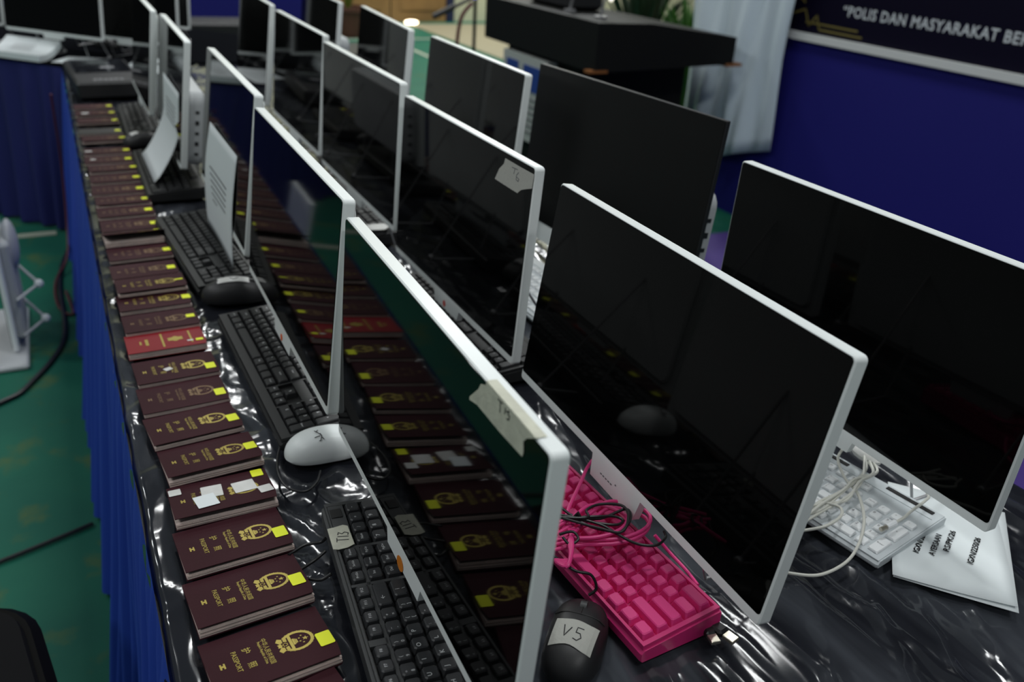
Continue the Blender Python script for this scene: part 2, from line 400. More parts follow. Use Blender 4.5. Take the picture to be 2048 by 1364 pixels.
tag(obj('plastic_sheeting', sheet(), 'sheet'), 'crinkled glossy black plastic sheeting spread over the long table', 'table cover')
b = MB(); b.prism(dpoly, T-.0155, T-.001)
tag(obj('plastic_sheeting', b, 'dullsheet'), 'dull black plastic sheeting over the angled corner table at far end', 'table cover')

def skirt(name, label, P0, P1, out, m, amp=.016, wl=.07, flare=.055, seed=1, top=T-.012):
    L = math.hypot(P1[0]-P0[0], P1[1]-P0[1]); n = int(L/.006); d = ((P1[0]-P0[0])/L, (P1[1]-P0[1])/L)
    s = np.linspace(0, L, n); r = np.random.default_rng(seed)
    ph = np.cumsum(2*PI/wl*(.006)*(1+.45*np.interp(s, np.linspace(0, L, 40), r.uniform(-1, 1, 40)))); big = np.interp(s, np.linspace(0, L, 26), r.uniform(-1, 1, 26))
    rows = []
    for t in np.linspace(0, 1, 14):
        off = amp*t**.6*(np.sin(ph+.8*t*np.sin(s*3))+.45*np.sin(ph*.43+2*t))+amp*.95*t**.5+flare*t**1.3*(1+.5*big)
        z = top*(1-t)+.012*t
        rows.append([(P0[0]+d[0]*a+out[0]*q, P0[1]+d[1]*a+out[1]*q, z) for a, q in zip(s, off)])
    b = MB(); b.grid(rows); me = b.mesh(name, False); me.polygons.foreach_set('use_smooth', [True]*len(me.polygons))
    return tag(obj(name, me, m), label, 'table skirt')
skirt('table_skirt', 'bright blue pleated skirt along the left edge of the long table', (XL-.004, YN), (XE(YF)-.004, YF-.005), (-1, 0), 'blue', seed=5)
skirt('table_skirt', 'dark blue pleated skirt along the angled corner table', tuple(D0+DU*2.3), tuple(D0+DU*.001), (-.733, -.68), 'navy', wl=.10, amp=.02, seed=8, flare=.03)

# ------------------------------------------------------------------ all-in-one computers
def slab(mb, w, h, d, r, ch, y0=0, zc=None):
    """rounded slab: face in XZ, thickness along +Y from y0"""
    zc = h/2 if zc is None else zc; vs = []; fs = []; rings = []
    for (ins, y) in ((ch, y0), (0, y0+ch), (0, y0+d-ch), (ch, y0+d)):
        rings.append([(p[0], y, zc+p[1]) for p in rrect(w/2-ins, h/2-ins, max(r-ins, .0005), 4)])
    n = len(rings[0])
    for rg in rings: vs += rg
    for k in range(3):
        for i in range(n): j = (i+1) % n; fs.append((k*n+i, k*n+j, (k+1)*n+j, (k+1)*n+i))
    fs.append(tuple(range(n-1, -1, -1))); fs.append(tuple(range(3*n, 4*n)))
    return mb.add(vs, fs)
def computer(label, p, wide=False, chin=.017, dot=None, ball_b=.17, ball_u=.13, plate=(.10, .19, .10), black=False, group='white all-in-one computers', legs=True, base=True):
    x, y, z, yw, t, W, H = p
    wv = Vector((math.cos(yw), math.sin(yw), 0))
    o = Vector((x, y, T))+wv*(W/2)
    root = thing('all_in_one_computer', label, 'computer', o, yw, group)
    Rt = (-t, 0, 0); L0 = (0, 0, z)
    th = .016 if not black else .010
    b = MB(); slab(b, W, H, th, .006 if not black else .002, .0014); obj('casing', b.mesh('casing', True), 'white' if not black else 'black', root, L0, Rt)
    b = MB()
    if black: slab(b, W-.001, H-.001, .0016, .002, .0004, y0=-.0012, zc=H/2)
    else: slab(b, W-.0046, H-.0150, .0012, .0045, .0003, y0=-.0008, zc=H/2+.0053)
    obj('screen', b.mesh('screen', True), 'screen' if not black else 'blkgloss', root, L0, Rt)
    if black:
        b = MB(); slab(b, W-.01, .040, .022, .004, .001, y0=.004, zc=-.021); obj('chin', b.mesh('chin', True), 'white', root, L0, Rt)
    elif chin:
        b = MB(); cw = .057
        out = [(-cw, .004), (-cw+.006, -chin), (cw-.006, -chin), (cw, .004)]
        vs = [(a, yy, c) for yy in (.0004, .011) for a, c in out]
        b.add(vs, [(0, 1, 2, 3), (7, 6, 5, 4), (0, 4, 5, 1), (1, 5, 6, 2), (2, 6, 7, 3), (3, 7, 4, 0)])
        ct = obj('chin_tab', b, 'white', root, L0, Rt)
        if dot:
            q = MB(); dm, du, dv, dw, dh = dot; out = [(du+dw*math.cos(a), dv+dh*math.sin(a)) for a in np.linspace(0, 2*PI, 18)[:-1]]
            q.prism(out, 0, .0003); obj('dot_sticker', q, dm, ct, (0, 0, 0), (PI/2, 0, 0), label={'orange': 'orange round sticker', 'orangered': 'bright orange round sticker', 'redmark': 'pale red round mark'}[dm])
    if wide:
        hw, hh, hd = W*.93, H*.60, .040
        b = MB(); slab(b, hw, hh, hd, .03, .006, y0=th-.001, zc=hh/2+.004)
        hs = obj('rear_housing', b.mesh('rear_housing', True), 'greywhite', root, L0, Rt)
        for k in range(5):
            q = MB(); q.box((hw/2+.0002, th+hd*.55, hh*(.2+.14*k)), (.0012, .009, .007+.003*(k % 2))); obj('port', q, 'black', hs)
    else:
        hd = .008
        b = MB(); slab(b, W*.95, H*.93, hd, .02, .004, y0=th-.001, zc=H/2)
        hs = obj('rear_cover', b.mesh('rear_cover', True), 'white', root, L0, Rt)
    b0 = plate[0]
    for sx in (-1, 1):
        u = sx*ball_u; q = MB(); yb = lambda h: math.sin(t)*h+th+hd
        q.tube([(u, yb(.15)-.002, z+.15), (u, ball_b, .0075)], .0022, 8)
        q.tube([(u, yb(.02)-.002, z+.02), (u, b0-.045, .0040), (u, ball_b, .0040)], .0022, 8)
        lg = obj('support_leg', q.mesh('support_leg', True), 'steel', root)
        q = MB(); q.ball((u, ball_b, .0075), .0075); obj('ball_foot', q.mesh('ball_foot', True), 'steel', lg)
    return root, L0, Rt
PA = {'A1': [0.2255, 0.3481, 0.0619, -1.6004, 0.0644, 0.5376, 0.2994], 'A2': [0.2231, 0.9035, 0.0808, -1.5866, 0.108, 0.5426, 0.2969],
      'A3': [0.2312, 1.4816, 0.0954, -1.5886, 0.1383, 0.5455, 0.2963], 'A4': [0.2105, 2.1536, 0.079, -1.5884, 0.1321, 0.5371, 0.3061],
      'A5': [0.1929, 2.7, 0.095, -1.5794, 0.1326, 0.5421, 0.2973], 'B1': [0.5108, 0.3729, 0.0765, -1.5969, 0.1419, 0.5418, 0.297],
      'B2': [0.5268, 0.9654, 0.0611, -1.5685, 0.0628, 0.5294, 0.3131], 'B3': [0.5321, 1.5305, 0.0946, -1.5757, 0.0541, 0.5448, 0.2973],
      'B4': [0.5488, 2.1458, 0.0913, -1.5805, 0.0826, 0.5401, 0.3049], 'B5': [0.5536, 2.7491, 0.099, -1.6016, 0.1183, 0.54, 0.3057],
      'C1': [0.8599, 0.3781, 0.065, -1.5602, 0.037, 0.5303, 0.3131], 'C2': [0.8413, 1.0269, 0.0996, -1.5062, 0.094, 0.5617, 0.317],
      'C3': [0.774, 1.4795, 0.1053, -1.5979, 0.0963, 0.5417, 0.3062], 'C4': [0.7909, 2.094, 0.1092, -1.6569, 0.0956, 0.542, 0.3069],
      'C5': [0.835, 2.965, 0.088, -1.60, 0.10, 0.54, 0.303],
      'D1': [-0.2052, 3.9887, 0.1062, -0.8356, 0.1, 0.5416, 0.303], 'D0': [-0.5809, 4.621, 0.09, -0.8503, 0.1, 0.54, 0.303],
      'D2': [-0.0567, 4.2669, 0.0885, -0.8062, 0.1, 0.5398, 0.303], 'D4': [0.0777, 3.9114, 0.0882, -0.8054, 0.1, 0.5399, 0.303], 'D3': [0.2006, 4.457, 0.089, -0.8024, 0.1, 0.5399, 0.303]}
LB = {'A1': 'white-framed computer nearest the passports with T13 tape on its top edge',
      'A2': 'white-framed computer second in the passport row with bright orange dot on its chin',
      'A3': 'white-framed computer third in the passport row with a sheet leaning on its screen',
      'A4': 'fourth computer of the passport row with wide grey rear housing and ports',
      'A5': 'fifth and farthest white-framed computer of the passport row by the black case',
      'B1': 'white-framed computer standing over the hot pink keyboard in the middle row',
      'B2': 'white-framed middle-row computer with grey tape near its top right screen corner',
      'B3': 'third white-framed computer from the near end of the middle row',
      'B4': 'fourth white-framed computer from the near end of the middle row',
      'B5': 'farthest white-framed computer of the middle row',
      'C1': 'white-framed computer at the right edge standing over white keyboard and papers',
      'C2': 'all-black frameless computer with white chin, second in the right-hand row',
      'C3': 'white-framed computer of the right-hand row directly before the lectern front',
      'C4': 'fourth white-framed computer of the right-hand row against the green floor',
      'C5': 'farthest white-framed computer of the right-hand row beside the distant palm',
      'D0': 'grey-white computer cut off by the left edge on the angled corner table',
      'D1': 'grey-white computer on the corner table behind the curled stack of paper',
      'D2': 'grey-white computer on the corner table behind the black mouse with white spot',
      'D3': 'rearmost grey-white computer on the corner table beside blue cloth',
      'D4': 'grey-white computer on the corner table seen between the farthest passport-row screens'}
KW = {'A1': dict(plate=(.10, .15, .065), ball_b=.105, ball_u=.05, dot=('orange', -.006, -.0125, .0105, .0085)),
      'A2': dict(dot=('orangered', -.002, -.0095, .006, .0055)), 'B2': dict(dot=('redmark', -.006, -.008, .006, .006)),
      'B1': dict(chin=.028), 'A4': dict(wide=True), 'C5': dict(wide=True), 'C2': dict(black=True, wide=True)}
PC = {}
for k in ('A1', 'A2', 'A3', 'A4', 'A5', 'B1', 'B2', 'B3', 'B4', 'B5', 'C1', 'C2', 'C3', 'C4', 'C5', 'D0', 'D1', 'D2', 'D3', 'D4'):
    PC[k] = computer(LB[k], PA[k], **KW.get(k, {}))
def on_front(k, name, mb, m, dy=-.0012, label=None, parent=None):
    """flat print or sticker lying on the front of a screen: mesh XY -> panel XZ"""
    root, L0, Rt = PC[k]; h = bpy.data.objects.new(name, mb.mesh(name)); COL.objects.link(h); h.data.materials.append(M[m])
    h.parent = parent or root
    h.matrix_local = Matrix.Translation(L0) @ Matrix.Rotation(Rt[0], 4, 'X') @ Matrix.Translation((0, dy, 0)) @ Matrix.Rotation(PI/2, 4, 'X')
    if label: h['label'] = label
    return h
# masking tape T13 folded over the top edge of the first screen
b = MB(); H1 = PA['A1'][6]
front = [(.1572, H1+.0006), (.157, .296), (.1478, .2923), (.1443, .2858), (.1358, .2772), (.1293, .2707), (.1295, .2678), (.145, .2715), (.19, .2722), (.23, .2747), (.2310, .2790), (.23, .2824), (.2287, .287), (.2335, .2925), (.2406, .2968), (.2462, H1+.0006)]
front = [(x, min(z_, H1+.0006)) for x, z_ in front]
b.prism(front, .0, .0003)
tp = on_front('A1', 'tape_label', b, 'tape', label='masking tape marked T13')
tb = MB(); tb.box((.2015, H1+.0008, -.0045), (.089, .0003, .0090)); on_front('A1', 'tape_fold', tb, 'tape')
b = MB(); strokes(b, [[(.1812, .2967), (.1894, .2972)], [(.1856, .2970), (.1868, .2883)], [(.1954, .2965), (.1949, .2915)], [(.1975, .2945), (.2013, .2970), (.2004, .2938), (.2033, .2940), (.2027, .2905), (.1995, .2893)]], .0012)
on_front('A1', 'tape_writing', b, 'ink', dy=-.0016, label='handwritten T13')
b = MB(); b.prism([(.1723, .3034), (.1695, .2942), (.1558, .2829), (.1448, .2643), (.18, .2640), (.2215, .2639), (.2310, .2712), (.2406, .2751), (.2630, .2827), (.2640, .3035), (.22, .3030)][::-1], 0, .0003)
on_front('B2', 'tape_label', b, 'tapedark', label='grey tape marked T6')
b = MB(); strokes(b, [[(.197, .2962), (.215, .2972)], [(.206, .2967), (.2045, .288)], [(.219, .294), (.213, .2885), (.2135, .282), (.220, .281), (.222, .285), (.2145, .286)]], .0011); on_front('B2', 'tape_writing', b, 'greyink', dy=-.0016, label='handwritten T6')
b = MB(); b.prism([(.004, -.0080), (.006, -.0080), (.006, -.0098), (.004, -.0098)][::-1], 0, .0003)
for k in range(5): b.prism([(-.030+.006*k, -.0125), (-.0265+.006*k, -.0125), (-.0265+.006*k, -.0140), (-.030+.006*k, -.0140)][::-1], 0, .0003)
on_front('B1', 'chin_print', b, 'greyink', dy=-.0001)

# ------------------------------------------------------------------ keyboards
U = .01905
def key_mesh(w, d, h=.0085, ins=.0030, dish=.0006, name='key'):
    a, c = w/2, d/2
    b = MB(); b.stack([(oct_(a, c, .001), 0), (oct_(a-ins*.75, c-ins*.75, .002), h-.0011), (oct_(a-ins-.0006, c-ins-.0006, .0018), h)])
    return b.mesh(name)
FULL = [('Esc', 0, 0, 1, 1)]+[('F%d' % (i+1), 2+i+(.5 if i > 3 else 0)+(.5 if i > 7 else 0), 0, 1, 1) for i in range(12)]
FULL += [(s, 15.25+i, 0, 1, 1) for i, s in enumerate(('PrtSc', 'ScrLk', 'Pause'))]
FULL += [(s, i, 1, 1, 1) for i, s in enumerate(('~`', '!1', '@2', '#3', '$4', '%5', '^6', '&7', '*8', '(9', ')0', '_-', '+='))]+[('←', 13, 1, 2, 1)]
FULL += [('Tab', 0, 2, 1.5, 1)]+[(s, 1.5+i, 2, 1, 1) for i, s in enumerate('QWERTYUIOP')]+[('{[', 11.5, 2, 1, 1), ('}]', 12.5, 2, 1, 1), ('|\\', 13.5, 2, 1.5, 1)]
FULL += [('Caps', 0, 3, 1.75, 1)]+[(s, 1.75+i, 3, 1, 1) for i, s in enumerate('ASDFGHJKL')]+[(':;', 10.75, 3, 1, 1), ('"\'', 11.75, 3, 1, 1), ('Enter', 12.75, 3, 2.25, 1)]
FULL += [('Shift', 0, 4, 2.25, 1)]+[(s, 2.25+i, 4, 1, 1) for i, s in enumerate('ZXCVBNM')]+[('<,', 9.25, 4, 1, 1), ('>.', 10.25, 4, 1, 1), ('?/', 11.25, 4, 1, 1), ('Shift', 12.25, 4, 2.75, 1)]
FULL += [('Ctrl', 0, 5, 1.25, 1), ('', 1.25, 5, 1.25, 1), ('Alt', 2.5, 5, 1.25, 1), (' ', 3.75, 5, 6.25, 1), ('Alt', 10, 5, 1.25, 1), ('', 11.25, 5, 1.25, 1), ('', 12.5, 5, 1.25, 1), ('Ctrl', 13.75, 5, 1.25, 1)]
FULL += [('Ins', 15.25, 1, 1, 1), ('Home', 16.25, 1, 1, 1), ('PgUp', 17.25, 1, 1, 1), ('Del', 15.25, 2, 1, 1), ('End', 16.25, 2, 1, 1), ('PgDn', 17.25, 2, 1, 1), ('↑', 16.25, 4, 1, 1), ('←', 15.25, 5, 1, 1), ('↓', 16.25, 5, 1, 1), ('→', 17.25, 5, 1, 1)]
FULL += [('Num', 18.5, 1, 1, 1), ('/', 19.5, 1, 1, 1), ('*', 20.5, 1, 1, 1), ('-', 21.5, 1, 1, 1), ('7', 18.5, 2, 1, 1), ('8', 19.5, 2, 1, 1), ('9', 20.5, 2, 1, 1), ('+', 21.5, 2, 1, 2), ('4', 18.5, 3, 1, 1), ('5', 19.5, 3, 1, 1), ('6', 20.5, 3, 1, 1), ('1', 18.5, 4, 1, 1), ('2', 19.5, 4, 1, 1), ('3', 20.5, 4, 1, 1), ('Enter', 21.5, 4, 1, 2), ('0', 18.5, 5, 2, 1), ('.', 20.5, 5, 1, 1)]
K60 = [(k[0], k[1], k[2]-1, k[3], k[4]) for k in FULL if k[2] >= 1 and k[1] < 15.2]
def keyboard(label, cx, cyy, rz, keys=FULL, units=22.5, case='case', key='key', legend='legend', lip=.012, rear=.012, rowy=None, single=True, tilt=4.0, h0=.014, keyh=.0085, gap=.0, legends=True, deep=False, keyins=.0021, group='keyboards on the long table', z=T, flat=False, scale=1.0):
    root = thing('keyboard', label, 'keyboard', (cx, cyy, z), rz, group); root.scale = (scale,)*3
    rowy = rowy or [.047, .0225, .0035, -.0155, -.0346, -.0536]
    top, bot = rowy[0]+U/2, rowy[-1]-U/2; W2 = units*U/2+.008; y0, y1 = bot-lip, top+rear
    ta = math.tan(math.radians(tilt)); depth = y1-y0
    zt = lambda y: h0+(y-y0)*ta
    # case: wedge with bevelled rim
    b = MB(); e = .003
    prof = [(y0+.002, 0), (y1-.002, 0), (y1, .003), (y1, zt(y1)-.002), (y1-.003, zt(y1)), (y0+.004, zt(y0)), (y0, zt(y0)-.004), (y0, .003)]
    n = len(prof); vs = []
    for x, sc in ((-W2, .985), (-W2+.003, 1), (W2-.003, 1), (W2, .985)):
        vs += [(x, (a-(y0+y1)/2)*sc+(y0+y1)/2, c*(.96 if sc < 1 else 1)+(.0006 if sc < 1 else 0)) for a, c in prof]
    fs = [(k*n+i, k*n+(i+1) % n, (k+1)*n+(i+1) % n, (k+1)*n+i) for k in range(3) for i in range(n)]+[tuple(range(n-1, -1, -1)), tuple(range(3*n, 4*n))]
    b.add(vs, [f[::-1] for f in fs]); obj('case', b, case, root)
    # raised deck bars between the key wells
    cl = root; q = MB(); rh = .0055 if not flat else .001; ang = math.atan(ta)
    def bar(x0, x1, ya, yb):
        vs = [(x, y, zt(y)+dz) for dz in (-.001, rh) for x, y in ((x0, ya), (x1, ya), (x1, yb), (x0, yb))]
        q.add(vs, [(3, 2, 1, 0), (4, 5, 6, 7), (0, 1, 5, 4), (1, 2, 6, 5), (2, 3, 7, 6), (3, 0, 4, 7)])
    xa = lambda u_: (u_-units/2)*U
    bar(-W2+.002, W2-.002, y0+.003, bot-.0006); bar(-W2+.002, W2-.002, top+.0006, y1-.003)
    bar(-W2+.002, xa(0)-.0006, bot-.0006, top+.0006); bar(xa(units)+.0006, W2-.002, bot-.0006, top+.0006)
    if keys is FULL:
        ym = (rowy[0]+rowy[1])/2; bar(xa(0), xa(18.3), ym-.0022, ym+.0022)
        bar(xa(15)+.0004, xa(15.25)-.0004, bot, top); bar(xa(18.25)+.0004, xa(18.5)-.0004, bot, top); bar(xa(18.5), xa(22.5), rowy[1]+U/2+.0006, top)
        bar(xa(1)+.0006, xa(2)-.0006, ym, top); bar(xa(6)+.0006, xa(6.5)-.0006, ym, top); bar(xa(10.5)+.0006, xa(11)-.0006, ym, top)
        bar(xa(15.25), xa(18.25), rowy[3]-U/2+.001, rowy[3]+U/2-.001)
    obj('deck', q, case, root)
    b = MB(); vs = [(x, y, zt(y)+.0003) for x, y in ((xa(0), bot), (xa(units), bot), (xa(units), top), (xa(0), top))]; b.add(vs, [(0, 1, 2, 3)])
    if not flat: obj('key_well', b, 'well' if key[:3] == 'key' else case, root)
    cache = {}; lg = MB(); joined = MB()
    for (s, u_, r, wu, hu) in keys:
        x = xa(u_+wu/2); y = rowy[r] if hu == 1 else (rowy[r]+rowy[r+1])/2
        kw = wu*U-.0012-gap; kd = hu*U-.0012-gap-(.0016 if (r == 0 and keys is FULL) else 0)
        if single:
            kk = (wu, hu, r == 0)
            if kk not in cache:
                cache[kk] = key_mesh(kw, kd, keyh, keyins); cache[kk].materials.append(M[key])
            o = bpy.data.objects.new('key', cache[kk]); COL.objects.link(o); o.parent = root; o.location = (x, y, zt(y)+.0005); o.rotation_euler = (ang, 0, 0)
        else:
            joined.xf = Matrix.Translation((x, y, zt(y)+.0005)) @ Matrix.Rotation(ang, 4, 'X'); a, c = kw/2, kd/2
            joined.stack([(oct_(a, c, .001), 0), (oct_(a-keyins, c-keyins, .002), keyh)])
        if legends and s.strip():
            lg.xf = Matrix.Translation((x, y, zt(y)+.0005)) @ Matrix.Rotation(ang, 4, 'X')
            if len(s) == 2 and not s[0].isalnum() and r >= 1:
                put_text(lg, s[0], -.0034, .0030, .0050, z=keyh+.00025); put_text(lg, s[1], -.0034, -.0034, .0050, z=keyh+.00025)
            elif len(s) == 1 and (s.isalpha() or s.isdigit()): put_text(lg, s, -.0030, .0022, .0066, z=keyh+.00025)
            elif s in '←↑→↓': put_text(lg, s, 0 if wu < 2 else -.006, .001, .0068, z=keyh+.00025)
            elif len(s) == 1: put_text(lg, s, -.002, .001, .006, z=keyh+.00025)
            else: put_text(lg, s, 0, .0012, .0044 if len(s) < 4 else .0036, z=keyh+.00025, width=.0095 if len(s) >= 4 else None)
    if not single: obj('keys', joined, key, root, kind='stuff')
    if legends: obj('key_legends', lg, legend, root)
    return root, zt, xa, rowy
RB = PI/2+PI/2*0
# K1: rear edge toward the passports (user side under the first screen)
K1, zt1, xa1, ry1 = keyboard('black keyboard with T13 tape lying backwards beside nearest passports', .2075, .0094, 1.4735, scale=1.036, tilt=1.5, h0=.0215, rear=.006, rowy=[.0408, .0225, .0035, -.0155, -.0346, -.0536])
b = MB(); tx0, tx1 = xa1(18.5)-.004, xa1(20.4); yy0 = ry1[1]+U/2+.0015; yy1 = ry1[0]+U/2+.0075
b.prism([(tx0+.004, yy0), (tx1-.003, yy0+.001), (tx1, yy0+.006), (tx1-.002, yy1-.008), (tx1-.003, yy1), (tx0+.001, yy1), (tx0-.001, yy1-.006), (tx0, yy0+.008)], 0, .0006)
tp1 = obj('tape_label', b, 'tape', K1, (0, 0, zt1(.05)+.0072-math.tan(math.radians(1.5))*.05), (math.radians(1.5), 0, 0), label='masking tape marked T13')
b = MB(); tcx, tcy = (tx0+tx1)/2+.001, (yy0+yy1)/2-.002
def rot90(pl): return [[(tcx+p[0]*1.05-.001+.18*p[1], tcy+p[1]*1.05-.18*p[0]) for p in q] for q in pl]
strokes(b, rot90([[(-.009, .006), (-.003, .006)], [(-.006, .006), (-.0058, -.006)], [(-.0005, .005), (-.0004, -.006)], [(.0025, .005), (.0062, .0045), (.004, .0005), (.0068, -.002), (.005, -.006), (.0022, -.0055)]]), .0010)
obj('tape_writing', b, 'ink', tp1, (0, 0, .0007), label='handwritten T13')
b = MB(); b.bbox((xa1(21.7), (yy0+yy1)/2-.003, zt1(ry1[0])+.0062), (.016, .013, .001), .0003); obj('indicator_panel', b, 'well', K1)
keyboard('black keyboard under second passport-row screen with white mouse at its end', .238, .645, -PI/2+.020, lip=.017, rear=.010, case='cased', key='keyd')
keyboard('black keyboard under the leaning sheet at third passport-row screen', .206, 1.228, -PI/2+.063, single=False, legend='greylegend', lip=.016, case='cased', key='keyd')
keyboard('black keyboard under the curled sheet at fourth passport-row screen', .195, 1.845, -PI/2-.01, single=False, legend='greylegend', case='cased', key='keyd')
keyboard('farthest black keyboard beside the passports, next to the black case', .205, 2.49, -PI/2-.02, single=False, legends=False, case='cased', key='keyd')
keyboard('black keyboard below the middle-row screen with grey tape', .560, .705, -PI/2+.02, single=False, legend='greylegend', case='cased', key='keyd')
KB3 = keyboard('black keyboard below third middle-row screen, white tag on its end', .565, 1.385, -PI/2, single=False, legend='greylegend', case='cased', key='keyd')[0]
b = MB(); b.prism([(.17, -.035), (.205, -.04), (.214, .01), (.195, .03), (.172, .02)], 0, .0008); obj('paper_tag', b, 'sticker', KB3, (0, 0, .033))
# pink 60% keyboard
KP, ztp, xap, ryp = keyboard('hot pink keyboard tangled in pink and black cables below middle-row screen', .458, .050, -PI/2+.06, keys=K60, units=15, case='pinkdark', key='pink', lip=.007, rear=.007,
    rowy=[.0381, .01905, 0, -.01905, -.0381], tilt=5.5, h0=.016, keyh=.0095, gap=.0006, keyins=.0027, legends=False)
# white keyboards
WH = dict(case='whitedeck', key='white2', legends=True, legend='greylegend', flat=True, tilt=2.5, h0=.010, keyh=.0028, gap=.0034, keyins=.0006)
def white_slots(root, zt, xa, ry, ends):
    for a, c in ends:
        y = ry[0]+U/2+.013; b = MB(); b.bbox(((a+c)/2, y, zt(y)+.0016), (c-a, .007, .0016), .0005); obj('groove', b, 'well', root)
WK = [k for k in FULL if k[1] < 15.2 or k[1] >= 18.4]
WK = [(k[0], k[1] if k[1] < 15.2 else k[1]-3.25, k[2], k[3], k[4]) for k in WK]
W1 = keyboard('white keyboard under cream cable loops below the right-edge screen', .806, .104, -PI/2+.165, keys=WK, units=19.25, lip=.010, rear=.024, **WH)
white_slots(*W1, [(xa_ if False else W1[2](15.4), W1[2](19.0)), (W1[2](10.2), W1[2](12.2))])
W2_ = keyboard('white keyboard below the all-black screen in right-hand row', .765, .835, -PI/2+.03, keys=WK, units=19.25, lip=.010, rear=.026, **WH)
white_slots(*W2_, [(W2_[2](13.0), W2_[2](19.0))])
# ------------------------------------------------------------------ passports
PL, PW = .125, .088                        # long side along +X, short side along Y
def decal_set():
    g = MB()                                # portrait coordinates: x right (0..PW), y up (0..PL)
    c = (PW/2, .0905)
    # wreath ring
    n = 40; ro, ri = (.0155, .0175), (.0121, .0142)
    ring_o = [(c[0]+ro[0]*math.cos(t), c[1]+ro[1]*math.sin(t)) for t in np.linspace(-PI*.28, PI*1.28, n)]
    ring_i = [(c[0]+ri[0]*math.cos(t), c[1]+ri[1]*math.sin(t)) for t in np.linspace(-PI*.28, PI*1.28, n)]
    for i in range(n-1):
        if True: g.add([(ring_o[i][0], ring_o[i][1], 0), (ring_o[i+1][0], ring_o[i+1][1], 0), (ring_i[i+1][0], ring_i[i+1][1], 0), (ring_i[i][0], ring_i[i][1], 0)], [(0, 1, 2, 3)])
        if i % 2 == 0:
            a = ring_o[i]; t = math.atan2(a[1]-c[1], a[0]-c[0]); g.add([(a[0]-.0004*math.sin(t), a[1]+.0004*math.cos(t), 0), (a[0]+.0004*math.sin(t), a[1]-.0004*math.cos(t), 0), (a[0]+.0009*math.cos(t), a[1]+.0009*math.sin(t), 0)], [(0, 1, 2)])
    def star(x, y, r, a0=PI/2):
        p = [(x+(r if k % 2 == 0 else r*.42)*math.cos(a0+PI*k/5), y+(r if k % 2 == 0 else r*.42)*math.sin(a0+PI*k/5), 0) for k in range(10)]; g.add(p+[(x, y, 0)], [(k, (k+1) % 10, 10) for k in range(10)])
    star(c[0], c[1]+.0088, .0034)
    for dx, dy in ((-.0058, .0058), (-.0026, .0030), (.0026, .0030), (.0058, .0058)): star(c[0]+dx, c[1]+dy, .0014)
    def rect(x0, y0, x1, y1): g.add([(c[0]+x0, c[1]+y0, 0), (c[0]+x1, c[1]+y0, 0), (c[0]+x1, c[1]+y1, 0), (c[0]+x0, c[1]+y1, 0)], [(0, 1, 2, 3)])
    rect(-.0040, -.0018, .0040, -.0008); rect(-.0030, -.0005, .0030, .0006); rect(-.0050, -.0042, .0050, -.0021)      # gate roofs and hall
    rect(-.0112, -.0078, .0112, -.0046)                                                                             # gate base band
    for k in range(7): a = PI*2*k/7; g.add([(c[0]+.0030*math.cos(a+t)*(1 if j else .55), c[1]-.0122+.0030*math.sin(a+t)*(1 if j else .55), 0) for t in (0, .55) for j in (0, 1)], [(0, 1, 3, 2)])
    for sx in (-1, 1):                                                                                               # ribbons
        for pts in ([(.0035, -.0095), (.0085, -.0090), (.0100, -.0125), (.0050, -.0130)], [(.0040, -.0140), (.0095, -.0137), (.0120, -.0178), (.0075, -.0205), (.0030, -.0172)], [(.0, -.0155), (.0030, -.0160), (.0025, -.0200), (.0, -.0192)]):
            p = [(c[0]+sx*a, c[1]+b_, 0) for a, b_ in pts]; g.add(p if sx > 0 else p[::-1], [tuple(range(len(p)))])
    emb = g
    tx = MB()
    put_text(tx, '中华人民共和国', PW/2, .0605, .0064, width=.042)
    put_text(tx, "People's Republic of China", PW/2, .0548, .0040, width=.037)
    put_text(tx, '护', PW/2-.0120, .0415, .0095); put_text(tx, '照', PW/2+.0120, .0415, .0095)
    put_text(tx, 'PASSPORT', PW/2, .0290, .0074, width=.033)
    x0, y0 = PW/2, .0150                     # chip mark
    for (a, b_, c_, d_) in ((-.0042, .0010, .0042, .0027), (-.0042, -.0027, .0042, -.0010)): tx.add([(x0+a, y0+b_, 0), (x0+c_, y0+b_, 0), (x0+c_, y0+d_, 0), (x0+a, y0+d_, 0)], [(0, 1, 2, 3)])
    tx.add([(x0+.0016*math.cos(t), y0+.0016*math.sin(t), 0) for t in np.linspace(0, 2*PI, 13)[:-1]], [tuple(range(12))])
    return emb, tx
EMB, LET = decal_set()
def red_set():
    g = MB(); c = (PW/2, .078)
    g.add([(c[0]+.0105*math.cos(t)*(1+.16*math.cos(6*t)), c[1]+.0125*math.sin(t)*(1+.12*math.cos(6*t)), 0) for t in np.linspace(0, 2*PI, 49)[:-1]]+[(c[0], c[1], 0)], [(k, (k+1) % 48, 48) for k in range(48)])
    tx = MB()
    for (y, h, w_) in ((.101, .0030, .060), (.0555, .0034, .066)): tx.add([(PW/2-w_/2, y, 0), (PW/2+w_/2, y, 0), (PW/2+w_/2, y+h, 0), (PW/2-w_/2, y+h, 0)], [(0, 1, 2, 3)])
    for (y, h, w_) in ((.0300, .0050, .030), (.0210, .0032, .016)): tx.add([(PW/2-w_/2, y, 0), (PW/2+w_/2, y, 0), (PW/2+w_/2, y+h, 0), (PW/2-w_/2, y+h, 0)], [(0, 1, 2, 3)])
    return g, tx
